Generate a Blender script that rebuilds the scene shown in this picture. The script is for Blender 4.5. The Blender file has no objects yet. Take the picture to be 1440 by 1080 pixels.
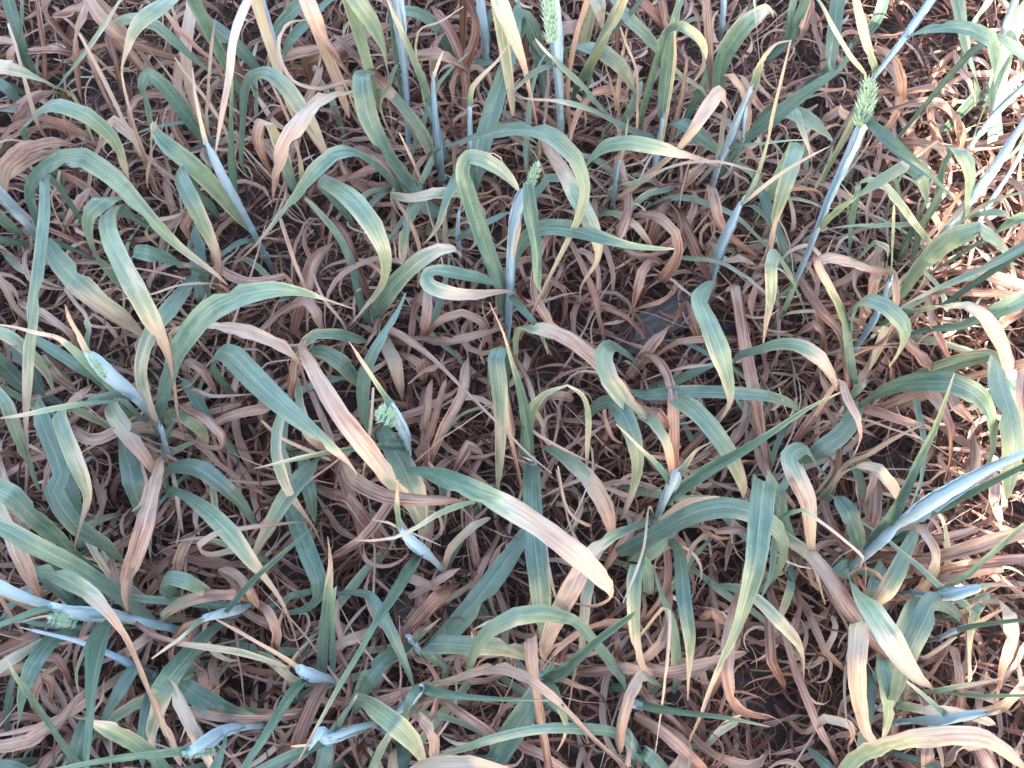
import bpy, math, random
import numpy as np
from mathutils import Vector, Matrix, noise

R = math.radians
scene = bpy.context.scene
COL = scene.collection
rng = random.Random(7)

# ---------------------------------------------------------------- camera, world, sun, exposure
FOC, CX, CY = 1150.0, 720.0, 540.0        # focal length and centre of the 1440 x 1080 photograph
CAM_H, TILT = 0.90, R(20.0)               # metres above the soil, tilt away from straight down
cam_data = bpy.data.cameras.new("camera")
cam = bpy.data.objects.new("camera", cam_data)
COL.objects.link(cam)
cam.location = (0, 0, CAM_H)
cam.rotation_euler = (TILT, 0, 0)
cam_data.sensor_width = 36.0
cam_data.lens = 36.0 * FOC / 1440.0
cam_data.clip_start, cam_data.clip_end = 0.02, 300.0
scene.camera = cam

SUN_AZ = (0.03, -1.0)                     # horizontal direction towards the sun: behind the photographer
SUN_EL = R(18.0)
world = bpy.data.worlds.new("World")
scene.world = world
world.use_nodes = True
wn, wl = world.node_tree.nodes, world.node_tree.links
wn.clear()
sky = wn.new("ShaderNodeTexSky")
sky.sky_type = 'NISHITA'
sky.sun_disc = False
sky.sun_elevation = SUN_EL
sky.sun_rotation = math.atan2(SUN_AZ[0], SUN_AZ[1])
sky.air_density, sky.dust_density, sky.ozone_density = 1.0, 2.0, 1.0
bg = wn.new("ShaderNodeBackground")
bg.inputs["Strength"].default_value = 0.15
wo = wn.new("ShaderNodeOutputWorld")
wl.new(sky.outputs[0], bg.inputs[0])
wl.new(bg.outputs[0], wo.inputs[0])

sun_data = bpy.data.lights.new("sun", 'SUN')
sun_data.energy = 2.7
sun_data.angle = R(0.53)
sun_data.color = (1.0, 0.94, 0.86)
sun = bpy.data.objects.new("sun", sun_data)
COL.objects.link(sun)
hd = Vector((SUN_AZ[0], SUN_AZ[1], 0)).normalized() * math.cos(SUN_EL) + Vector((0, 0, math.sin(SUN_EL)))
sun.rotation_euler = hd.to_track_quat('Z', 'Y').to_euler()
sun.location = hd * 6

vs = scene.view_settings
vs.view_transform = 'Standard'
vs.look = 'None'
vs.gamma = 1.0
vs.use_curve_mapping = False
vs.exposure = 3.2
try:                                       # the photograph is balanced for open shade
    vs.use_white_balance = True
    vs.white_balance_temperature = 7050.0
    vs.white_balance_tint = 12.0
except Exception:
    pass
scene.cycles.max_bounces = 6
scene.cycles.diffuse_bounces = 3
scene.cycles.transmission_bounces = 4
scene.cycles.use_denoising = True

# ---------------------------------------------------------------- helpers
CT, ST = math.cos(TILT), math.sin(TILT)
CAMP = Vector((0, 0, CAM_H))


def at(px, py, z):
    """the point of the place that the photograph shows at pixel px, py, z metres above the soil; and its depth"""
    x, y = (px - CX) / FOC, -(py - CY) / FOC
    d = Vector((x, y * CT + ST, y * ST - CT))
    t = (CAM_H - z) / -d.z
    return CAMP + d * t, t


def to_px(p):
    q = p - CAMP
    yc, zc = q.y * CT + q.z * ST, -q.y * ST + q.z * CT
    return CX + FOC * q.x / -zc, CY - FOC * yc / -zc


def tag(o, label=None, cat=None, group=None, kind=None):
    if label: o["label"] = label
    if cat: o["category"] = cat
    if group: o["group"] = group
    if kind: o["kind"] = kind
    return o


def link(name, data, parent=None):
    o = bpy.data.objects.new(name, data)
    COL.objects.link(o)
    if parent is not None:
        o.parent = parent
    return o


def mesh_from(name, verts, faces, mat, attrs=None, uvs=None, smooth=True):
    me = bpy.data.meshes.new(name)
    me.from_pydata([tuple(v) for v in verts], [], faces)
    if mat: me.materials.append(mat)
    for k, vals in (attrs or {}).items():
        a = me.attributes.new(k, 'FLOAT', 'POINT')
        a.data.foreach_set("value", np.asarray(vals, dtype=np.float32))
    if uvs is not None:
        lay = me.uv_layers.new(name="uv")
        idx = np.empty(len(me.loops), dtype=np.int32)
        me.loops.foreach_get("vertex_index", idx)
        lay.data.foreach_set("uv", np.asarray(uvs, dtype=np.float32)[idx].ravel())
    if smooth:
        me.polygons.foreach_set("use_smooth", [True] * len(me.polygons))
    me.update()
    return me


def catmull(P, per):
    """P: list of tuples (x, y, z, w, s); returns samples along a Catmull-Rom curve through them"""
    A = np.array(P, dtype=float)
    n = len(A)
    if n == 2:
        t = np.linspace(0, 1, per * 2 + 1)[:, None]
        return A[0] * (1 - t) + A[1] * t
    E = np.vstack([2 * A[0] - A[1], A, 2 * A[-1] - A[-2]])
    k = np.concatenate([[0], np.cumsum(np.sqrt(np.maximum(np.linalg.norm(np.diff(E[:, :3], axis=0), axis=1), 1e-5)))])
    out = []
    for i in range(1, n):
        p0, p1, p2, p3 = E[i - 1], E[i], E[i + 1], E[i + 2]
        t0, t1, t2, t3 = k[i - 1], k[i], k[i + 1], k[i + 2]
        ts = np.linspace(t1, t2, per + 1)[:-1] if i < n - 1 else np.linspace(t1, t2, per + 1)
        for t in ts:
            a1 = (t1 - t) / (t1 - t0) * p0 + (t - t0) / (t1 - t0) * p1
            a2 = (t2 - t) / (t2 - t1) * p1 + (t - t1) / (t2 - t1) * p2
            a3 = (t3 - t) / (t3 - t2) * p2 + (t - t2) / (t3 - t2) * p3
            b1 = (t2 - t) / (t2 - t0) * a1 + (t - t0) / (t2 - t0) * a2
            b2 = (t3 - t) / (t3 - t1) * a2 + (t - t1) / (t3 - t1) * a3
            c = (t2 - t) / (t2 - t1) * b1 + (t - t1) / (t2 - t1) * b2
            lin = (t - t1) / (t2 - t1)
            c[3] = p1[3] * (1 - lin) + p2[3] * lin
            c[4] = p1[4] * (1 - lin) + p2[4] * lin
            out.append(c)
    return np.array(out)


def ribbon(S, mat, name, rnd, fold=0.22, cols=4, face=0.55, roll=0.25, org=Vector((0, 0, 0)), crumple=0.12, twist=0.0, wrap=False):
    """a leaf blade along the samples S (x, y, z, half width, senescence), keeled and slightly wavy"""
    n = len(S)
    C = [Vector(s[:3]) for s in S]
    r0, r1 = rnd.uniform(-roll, roll), rnd.uniform(-roll, roll)
    tw = rnd.choice((-1, 1)) * rnd.uniform(.2, 1.3) * twist
    ph, fr = rnd.uniform(0, 6.28), rnd.uniform(14, 30)
    side_prev = None
    verts, sen, uvs, faces = [], [], [], []
    length = 0.0
    sd = rnd.uniform(0, 50)
    skew = rnd.uniform(-0.35, 0.35)
    for i in range(n):
        t = (C[min(i + 1, n - 1)] - C[max(i - 1, 0)])
        if t.length < 1e-7: t = Vector((0, 0, 1))
        t.normalize()
        N = Vector((0, 0, 1)).lerp((CAMP + Vector((0, 0, .6)) - C[i]).normalized(), face)
        s = t.cross(N)
        if side_prev is None:
            if s.length < .05: s = Vector((1, 0, 0))
            s.normalize()
        else:
            if s.dot(side_prev) < 0: s = -s
            wgt = min(1.0, s.length * 1.6)
            s = (s.normalized() * wgt * 0.55 + side_prev * (1.0 - 0.55 * wgt)) if s.length > 1e-4 else side_prev.copy()
            s = s - t * s.dot(t)
            if s.length < 1e-4: s = side_prev.copy()
            s.normalize()
        side_prev = s
        nn = s.cross(t).normalized()
        v = i / (n - 1)
        a = r0 + (r1 - r0) * v + tw * max(0.0, v - .45) ** 2 * 3.3 + 0.10 * math.sin(v * 5 + ph) + crumple * .7 * noise.noise(Vector((length * 22, sd, 7)))
        s2 = s * math.cos(a) + nn * math.sin(a)
        n2 = nn * math.cos(a) - s * math.sin(a)
        if i: length += (C[i] - C[i - 1]).length
        hw = S[i][3] * (1 + 0.07 * noise.noise(Vector((length * 55, sd, 0))))
        fv = fold + (.8 * max(0.0, v - .6) / .4 * min(1.0, max(0.0, S[i][4] - 4.0) / 2) if twist else 0.0)
        rag = 1 - (.16 * abs(noise.noise(Vector((length * 160, sd, 2)))) if S[i][4] > 5 else 0.0)
        nick = (rnd.choice((0, cols)), rnd.uniform(.35, .75)) if rnd.random() < .035 else (-1, 1)
        for j in range(cols + 1):
            u = j / cols
            q = (2 * u - 1) * (nick[1] if j == nick[0] else 1) * (rag if j in (0, cols) else 1)
            wav = 0.10 * hw * math.sin(length * fr * 6.28 * .25 + ph + q * 1.4) * abs(q)
            wav += crumple * hw * .9 * noise.noise(Vector((length * 70, q * 1.1 + sd * 3, sd)))
            p = C[i] + s2 * (hw * q * (1 - 0.22 * min(1.2, fv * fv))) + n2 * (hw * fv * (abs(q) ** 1.35) + wav - hw * fv * .4)
            verts.append(p - org)
            e = S[i][4]
            edge = abs(q + skew * .5) ** 3
            e2 = e + (1.3 * edge if .45 < e < 5.5 else 0.2 * edge)
            e2 += 1.9 * noise.noise(Vector((u * 2.6 + sd, length * 26, sd))) * ((0.35 + e * .30) if e < 5 else .45)
            sen.append(min(max(e2, 0), 9.5) / 9.0)
            uvs.append((u, length))
    for i in range(n - 1):
        for j in range(cols):
            a = i * (cols + 1) + j
            faces.append((a, a + 1, a + cols + 2, a + cols + 1))
    return mesh_from(name, verts, faces, mat, {"senescence": sen, "along": [min(1.0, .35 + .65 * q[1] / max(length, 1e-4)) for q in uvs]} if wrap else {"senescence": sen}, uvs)


def tube(S, mat, name, sides=9, org=Vector((0, 0, 0)), cap=True, flat=1.0, ridge=0.0):
    """a closed tapered tube along samples (x, y, z, radius, along)"""
    n = len(S)
    C = [Vector(s[:3]) for s in S]
    ref = Vector((0.3, 0.9, 0.1))
    verts, faces, al, uvs = [], [], [], []
    L = 0.0
    for i in range(n):
        t = (C[min(i + 1, n - 1)] - C[max(i - 1, 0)])
        if t.length < 1e-7: t = Vector((0, 0, 1))
        t.normalize()
        a = ref - t * ref.dot(t)
        a.normalize()
        ref = a
        wob = 1 + .09 * noise.noise(Vector((L * 90, S[0][0] * 60, S[0][1] * 60)))
        b = t.cross(a)
        if i: L += (C[i] - C[i - 1]).length
        for j in range(sides):
            th = 2 * math.pi * j / sides
            r = S[i][3] * wob * (1 + ridge * math.cos(th * 4) + (ridge * 4 if j == sides // 3 else -ridge * 2 if j == sides // 3 + 1 else 0))
            verts.append(C[i] + a * (r * math.cos(th)) + b * (r * flat * math.sin(th)) - org)
            al.append(S[i][4])
            uvs.append((j / sides, L))
    for i in range(n - 1):
        for j in range(sides):
            k = (j + 1) % sides
            faces.append((i * sides + j, i * sides + k, (i + 1) * sides + k, (i + 1) * sides + j))
    if cap:
        faces.append(tuple(range(sides - 1, -1, -1)))
        faces.append(tuple(range((n - 1) * sides, n * sides)))
    return mesh_from(name, verts, faces, mat, {"along": al}, uvs)


# ---------------------------------------------------------------- materials
def new_mat(name):
    m = bpy.data.materials.new(name)
    m.use_nodes = True
    m.node_tree.nodes.clear()
    return m, m.node_tree.nodes, m.node_tree.links


def nd(ns, t, **kw):
    n = ns.new(t)
    for k, v in kw.items():
        setattr(n, k, v)
    return n


def ramp(ns, stops, interp='LINEAR'):
    r = ns.new("ShaderNodeValToRGB")
    r.color_ramp.interpolation = interp
    els = r.color_ramp.elements
    while len(els) < len(stops): els.new(0.5)
    for e, (p, c) in zip(els, stops):
        e.position = p
        e.color = (*c, 1)
    return r


def math_node(ns, ls, op, a, b=None, clamp=False):
    m = ns.new("ShaderNodeMath")
    m.operation = op
    m.use_clamp = clamp
    for i, v in enumerate((a, b)):
        if v is None: continue
        if isinstance(v, (int, float)): m.inputs[i].default_value = v
        else: ls.new(v, m.inputs[i])
    return m.outputs[0]


def mixc(ns, ls, fac, a, b, mode='MIX'):
    m = ns.new("ShaderNodeMix")
    m.data_type = 'RGBA'
    m.blend_type = mode
    for sock, v in ((m.inputs[0], fac), (m.inputs[6], a), (m.inputs[7], b)):
        if isinstance(v, (int, float)): sock.default_value = v
        elif isinstance(v, tuple): sock.default_value = (*v, 1)
        else: ls.new(v, sock)
    return m.outputs[2]


def leaf_material(name="leaf_blade", dead=False):
    m, ns, ls = new_mat(name)
    at_ = nd(ns, "ShaderNodeAttribute", attribute_name="senescence")
    uv = nd(ns, "ShaderNodeUVMap", uv_map="uv")
    sep = nd(ns, "ShaderNodeSeparateXYZ")
    ls.new(uv.outputs[0], sep.inputs[0])
    u, v = sep.outputs[0], sep.outputs[1]
    oi = nd(ns, "ShaderNodeObjectInfo")
    rnd = oi.outputs["Random"]
    # streaks that follow the veins
    comb = nd(ns, "ShaderNodeCombineXYZ")
    ls.new(math_node(ns, ls, 'MULTIPLY', u, 9.0), comb.inputs[0])
    ls.new(math_node(ns, ls, 'MULTIPLY', v, 14.0), comb.inputs[1])
    ls.new(math_node(ns, ls, 'MULTIPLY', rnd, 37.0), comb.inputs[2])
    streak = nd(ns, "ShaderNodeTexNoise")
    streak.inputs["Scale"].default_value = 1.0
    streak.inputs["Detail"].default_value = 3.0
    ls.new(comb.outputs[0], streak.inputs["Vector"])
    # blotches
    comb2 = nd(ns, "ShaderNodeCombineXYZ")
    ls.new(math_node(ns, ls, 'MULTIPLY', u, 1.6), comb2.inputs[0])
    ls.new(math_node(ns, ls, 'MULTIPLY', v, 60.0), comb2.inputs[1])
    ls.new(math_node(ns, ls, 'MULTIPLY', rnd, 91.0), comb2.inputs[2])
    blot = nd(ns, "ShaderNodeTexNoise")
    blot.inputs["Scale"].default_value = 1.0
    blot.inputs["Detail"].default_value = 4.0
    blot.inputs["Roughness"].default_value = 0.65
    ls.new(comb2.outputs[0], blot.inputs["Vector"])
    s1 = math_node(ns, ls, 'MULTIPLY', math_node(ns, ls, 'SUBTRACT', streak.outputs["Fac"], 0.5), 0.42)
    s2 = math_node(ns, ls, 'MULTIPLY', math_node(ns, ls, 'SUBTRACT', blot.outputs["Fac"], 0.5), math_node(ns, ls, 'SUBTRACT', 0.46, math_node(ns, ls, 'MULTIPLY', at_.outputs["Fac"], 0.38)))
    s3 = math_node(ns, ls, 'MULTIPLY', math_node(ns, ls, 'SUBTRACT', rnd, 0.5), 0.06)
    sen = math_node(ns, ls, 'ADD', math_node(ns, ls, 'ADD', at_.outputs["Fac"], s1), math_node(ns, ls, 'ADD', s2, s3), True)
    top = ramp(ns, [(0.0, (0.080, 0.150, 0.115)), (0.11, (0.150, 0.228, 0.165)), (0.22, (0.225, 0.290, 0.180)),
                    (0.34, (0.32, 0.345, 0.220)), (0.47, (0.55, 0.475, 0.345)), (0.62, (0.61, 0.450, 0.350)),
                    (0.76, (0.48, 0.300, 0.238)), (0.87, (0.250, 0.114, 0.084)), (1.0, (0.068, 0.024, 0.018))])
    ls.new(sen, top.inputs[0])
    col = top.outputs[0]
    # the underside is paler and waxier while it is green
    geo = nd(ns, "ShaderNodeNewGeometry")
    waxy = mixc(ns, ls, 0.30, col, (0.24, 0.32, 0.29))
    green = math_node(ns, ls, 'SUBTRACT', 1.0, math_node(ns, ls, 'MULTIPLY', sen, 2.2), True)
    col = mixc(ns, ls, math_node(ns, ls, 'MULTIPLY', math_node(ns, ls, 'MULTIPLY', geo.outputs["Backfacing"], green), 0.6), col, waxy)
    wax = nd(ns, "ShaderNodeTexNoise")
    comb5 = nd(ns, "ShaderNodeCombineXYZ")
    ls.new(math_node(ns, ls, 'MULTIPLY', u, 3.0), comb5.inputs[0])
    ls.new(math_node(ns, ls, 'MULTIPLY', v, 28.0), comb5.inputs[1])
    ls.new(math_node(ns, ls, 'MULTIPLY', rnd, 71.0), comb5.inputs[2])
    wax.inputs["Scale"].default_value = 1.0
    wax.inputs["Detail"].default_value = 3.0
    ls.new(comb5.outputs[0], wax.inputs["Vector"])
    wf = math_node(ns, ls, 'MULTIPLY', math_node(ns, ls, 'SUBTRACT', wax.outputs["Fac"], 0.40), 2.2, True)
    grey = mixc(ns, ls, sen, (0.21, 0.29, 0.26), (0.33, 0.205, 0.17))
    col = mixc(ns, ls, math_node(ns, ls, 'MULTIPLY', wf, math_node(ns, ls, 'SUBTRACT', 0.40, math_node(ns, ls, 'MULTIPLY', sen, 0.30))), col, grey)
    # parallel veins and a pale midrib
    vein = math_node(ns, ls, 'SINE', math_node(ns, ls, 'MULTIPLY', u, 82.0))
    veinf = math_node(ns, ls, 'ADD', math_node(ns, ls, 'MULTIPLY', vein, 0.14), 0.5)
    fine = nd(ns, "ShaderNodeTexNoise")
    comb3 = nd(ns, "ShaderNodeCombineXYZ")
    ls.new(math_node(ns, ls, 'MULTIPLY', u, 26.0), comb3.inputs[0])
    ls.new(math_node(ns, ls, 'MULTIPLY', v, 22.0), comb3.inputs[1])
    ls.new(rnd, comb3.inputs[2])
    fine.inputs["Scale"].default_value = 1.0
    fine.inputs["Detail"].default_value = 2.0
    ls.new(comb3.outputs[0], fine.inputs["Vector"])
    shade = math_node(ns, ls, 'ADD', math_node(ns, ls, 'MULTIPLY', math_node(ns, ls, 'SUBTRACT', fine.outputs["Fac"], 0.5), 1.05), math_node(ns, ls, 'ADD', veinf, 0.5))
    tone = math_node(ns, ls, 'ADD', math_node(ns, ls, 'MULTIPLY', math_node(ns, ls, 'FRACT', math_node(ns, ls, 'MULTIPLY', rnd, 17.3)), 0.36), 0.82)
    shade = math_node(ns, ls, 'MULTIPLY', shade, tone)
    sv = nd(ns, "ShaderNodeCombineColor")
    for i in range(3): ls.new(shade, sv.inputs[i])
    col = mixc(ns, ls, 1.0, col, sv.outputs[0], 'MULTIPLY')
    mid = math_node(ns, ls, 'SUBTRACT', 1.0, math_node(ns, ls, 'MULTIPLY', math_node(ns, ls, 'ABSOLUTE', math_node(ns, ls, 'SUBTRACT', u, 0.5)), 26.0), True)
    col = mixc(ns, ls, math_node(ns, ls, 'MULTIPLY', mid, 0.55), col, mixc(ns, ls, 0.5, col, (0.60, 0.60, 0.48)))
    # rust specks and a few pale scars
    vor = nd(ns, "ShaderNodeTexVoronoi")
    comb4 = nd(ns, "ShaderNodeCombineXYZ")
    ls.new(math_node(ns, ls, 'MULTIPLY', u, 5.0), comb4.inputs[0])
    ls.new(math_node(ns, ls, 'MULTIPLY', v, 190.0), comb4.inputs[1])
    ls.new(math_node(ns, ls, 'MULTIPLY', rnd, 53.0), comb4.inputs[2])
    vor.inputs["Scale"].default_value = 1.0
    ls.new(comb4.outputs[0], vor.inputs["Vector"])
    vsep = nd(ns, "ShaderNodeSeparateColor")
    ls.new(vor.outputs["Color"], vsep.inputs[0])
    spot = math_node(ns, ls, 'MULTIPLY', math_node(ns, ls, 'LESS_THAN', vor.outputs["Distance"], 0.22), math_node(ns, ls, 'GREATER_THAN', vsep.outputs[0], 0.90))
    col = mixc(ns, ls, math_node(ns, ls, 'MULTIPLY', spot, 0.55), col, (0.36, 0.30, 0.19))
    bs = nd(ns, "ShaderNodeBsdfPrincipled")
    ls.new(col, bs.inputs["Base Color"])
    bs.inputs["Roughness"].default_value = 0.42
    ls.new(math_node(ns, ls, 'SUBTRACT', 0.66, math_node(ns, ls, 'MULTIPLY', sen, 0.50)), bs.inputs["Specular IOR Level"])
    bs.inputs["Sheen Weight"].default_value = 0.05
    bump = nd(ns, "ShaderNodeBump")
    bump.inputs["Strength"].default_value = 0.35
    bump.inputs["Distance"].default_value = 0.0006
    ls.new(shade, bump.inputs["Height"])
    ls.new(bump.outputs[0], bs.inputs["Normal"])
    tr = nd(ns, "ShaderNodeBsdfTranslucent")
    ls.new(mixc(ns, ls, 1.0, col, (1.0, 0.95, 0.72), 'MULTIPLY'), tr.inputs["Color"])
    mx = nd(ns, "ShaderNodeMixShader")
    mx.inputs[0].default_value = 0.24
    ls.new(bs.outputs[0], mx.inputs[1])
    ls.new(tr.outputs[0], mx.inputs[2])
    out = nd(ns, "ShaderNodeOutputMaterial")
    ls.new(mx.outputs[0], out.inputs[0])
    return m


def sheath_material():
    m, ns, ls = new_mat("waxy_sheath")
    al = nd(ns, "ShaderNodeAttribute", attribute_name="along")
    uv = nd(ns, "ShaderNodeUVMap", uv_map="uv")
    mp = nd(ns, "ShaderNodeMapping")
    mp.inputs["Scale"].default_value = (64, 30, 1)
    ls.new(uv.outputs[0], mp.inputs[0])
    no = nd(ns, "ShaderNodeTexNoise")
    no.inputs["Scale"].default_value = 1.0
    no.inputs["Detail"].default_value = 4
    ls.new(mp.outputs[0], no.inputs["Vector"])
    tc = nd(ns, "ShaderNodeTexCoord")
    no2 = nd(ns, "ShaderNodeTexNoise")
    no2.inputs["Scale"].default_value = 60
    no2.inputs["Detail"].default_value = 3
    ls.new(tc.outputs["Object"], no2.inputs["Vector"])
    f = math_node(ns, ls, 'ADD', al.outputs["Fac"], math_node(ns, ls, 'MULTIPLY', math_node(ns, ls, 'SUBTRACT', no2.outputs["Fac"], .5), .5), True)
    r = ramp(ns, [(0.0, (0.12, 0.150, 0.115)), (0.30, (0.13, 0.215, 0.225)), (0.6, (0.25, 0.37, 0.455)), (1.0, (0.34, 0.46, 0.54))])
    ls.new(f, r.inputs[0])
    sh = math_node(ns, ls, 'ADD', math_node(ns, ls, 'MULTIPLY', no.outputs["Fac"], 1.0), 0.50)
    sv = nd(ns, "ShaderNodeCombineColor")
    for i in range(3): ls.new(sh, sv.inputs[i])
    col = mixc(ns, ls, 1.0, r.outputs[0], sv.outputs[0], 'MULTIPLY')
    bs = nd(ns, "ShaderNodeBsdfPrincipled")
    ls.new(col, bs.inputs["Base Color"])
    bs.inputs["Roughness"].default_value = 0.6
    bs.inputs["Sheen Weight"].default_value = 0.25
    bump = nd(ns, "ShaderNodeBump")
    bump.inputs["Strength"].default_value = 0.4
    bump.inputs["Distance"].default_value = 0.0005
    ls.new(no.outputs["Fac"], bump.inputs["Height"])
    ls.new(bump.outputs[0], bs.inputs["Normal"])
    out = nd(ns, "ShaderNodeOutputMaterial")
    ls.new(bs.outputs[0], out.inputs[0])
    return m


def simple_noise_material(name, c1, c2, scale, rough=0.8, bump_d=0.0, stretch=(1, 1, 1), c3=None):
    m, ns, ls = new_mat(name)
    tc = nd(ns, "ShaderNodeTexCoord")
    mp = nd(ns, "ShaderNodeMapping")
    mp.inputs["Scale"].default_value = stretch
    ls.new(tc.outputs["Object"], mp.inputs[0])
    no = nd(ns, "ShaderNodeTexNoise")
    no.inputs["Scale"].default_value = scale
    no.inputs["Detail"].default_value = 6
    no.inputs["Roughness"].default_value = 0.65
    ls.new(mp.outputs[0], no.inputs["Vector"])
    stops = [(0.3, c1), (0.7, c2)] if c3 is None else [(0.28, c1), (0.52, c2), (0.75, c3)]
    r = ramp(ns, stops)
    ls.new(no.outputs["Fac"], r.inputs[0])
    bs = nd(ns, "ShaderNodeBsdfPrincipled")
    ls.new(r.outputs[0], bs.inputs["Base Color"])
    bs.inputs["Roughness"].default_value = rough
    if bump_d:
        b = nd(ns, "ShaderNodeBump")
        b.inputs["Strength"].default_value = 0.8
        b.inputs["Distance"].default_value = bump_d
        ls.new(no.outputs["Fac"], b.inputs["Height"])
        ls.new(b.outputs[0], bs.inputs["Normal"])
    out = nd(ns, "ShaderNodeOutputMaterial")
    ls.new(bs.outputs[0], out.inputs[0])
    return m


M_LEAF = leaf_material()
M_SHEATH = sheath_material()
M_EAR = simple_noise_material("green_glume", (0.13, 0.23, 0.17), (0.24, 0.37, 0.29), 260, 0.5, 0.0004, c3=(0.35, 0.47, 0.40))
M_SOIL = simple_noise_material("dry_soil", (0.024, 0.014, 0.012), (0.055, 0.038, 0.034), 60, 0.95, 0.004, c3=(0.115, 0.095, 0.093))
M_WOOD = simple_noise_material("weathered_stalk", (0.035, 0.03, 0.031), (0.13, 0.12, 0.122), 40, 0.9, 0.002, stretch=(1, 9, 9), c3=(0.15, 0.14, 0.14))
M_SHADE_LEAF = simple_noise_material("shade_shrub_leaf", (0.03, 0.06, 0.02), (0.07, 0.11, 0.04), 9, 0.5)  # leaves of the unseen shrub added for shade
M_SHADE_BARK = simple_noise_material("shade_shrub_bark", (0.06, 0.045, 0.03), (0.14, 0.11, 0.08), 40, 0.9, 0.004, stretch=(1, 1, .2))

# ---------------------------------------------------------------- ground
def build_ground():
    def axis(lo, hi):
        fine = list(np.arange(lo, hi + 1e-6, 0.016))
        step, a, b = 0.03, [], []
        x = lo
        while x > -40: x -= step; step *= 1.35; a.append(x)
        step, x = 0.03, hi
        while x < 40: x += step; step *= 1.35; b.append(x)
        return a[::-1] + fine + b
    xs, ys = axis(-1.0, 1.0), axis(-0.35, 1.25)
    verts, faces = [], []
    for y in ys:
        for x in xs:
            h = 0.0
            k = 1.0 if abs(x) < 3 and abs(y) < 3 else 0.3
            h += 0.012 * noise.noise(Vector((x * 7, y * 7, 1.3)))
            h += 0.007 * noise.noise(Vector((x * 21, y * 21, 4.3)))
            h += 0.006 * max(0, noise.noise(Vector((x * 46, y * 46, 9.1))))
            verts.append((x, y, h * k - 0.006))
    nx = len(xs)
    for j in range(len(ys) - 1):
        for i in range(nx - 1):
            a = j * nx + i
            faces.append((a, a + 1, a + nx + 1, a + nx))
    o = link("ground", mesh_from("ground", verts, faces, M_SOIL))
    tag(o, "dark dry crumbly soil under the wheat", kind="structure")


build_ground()

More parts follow.
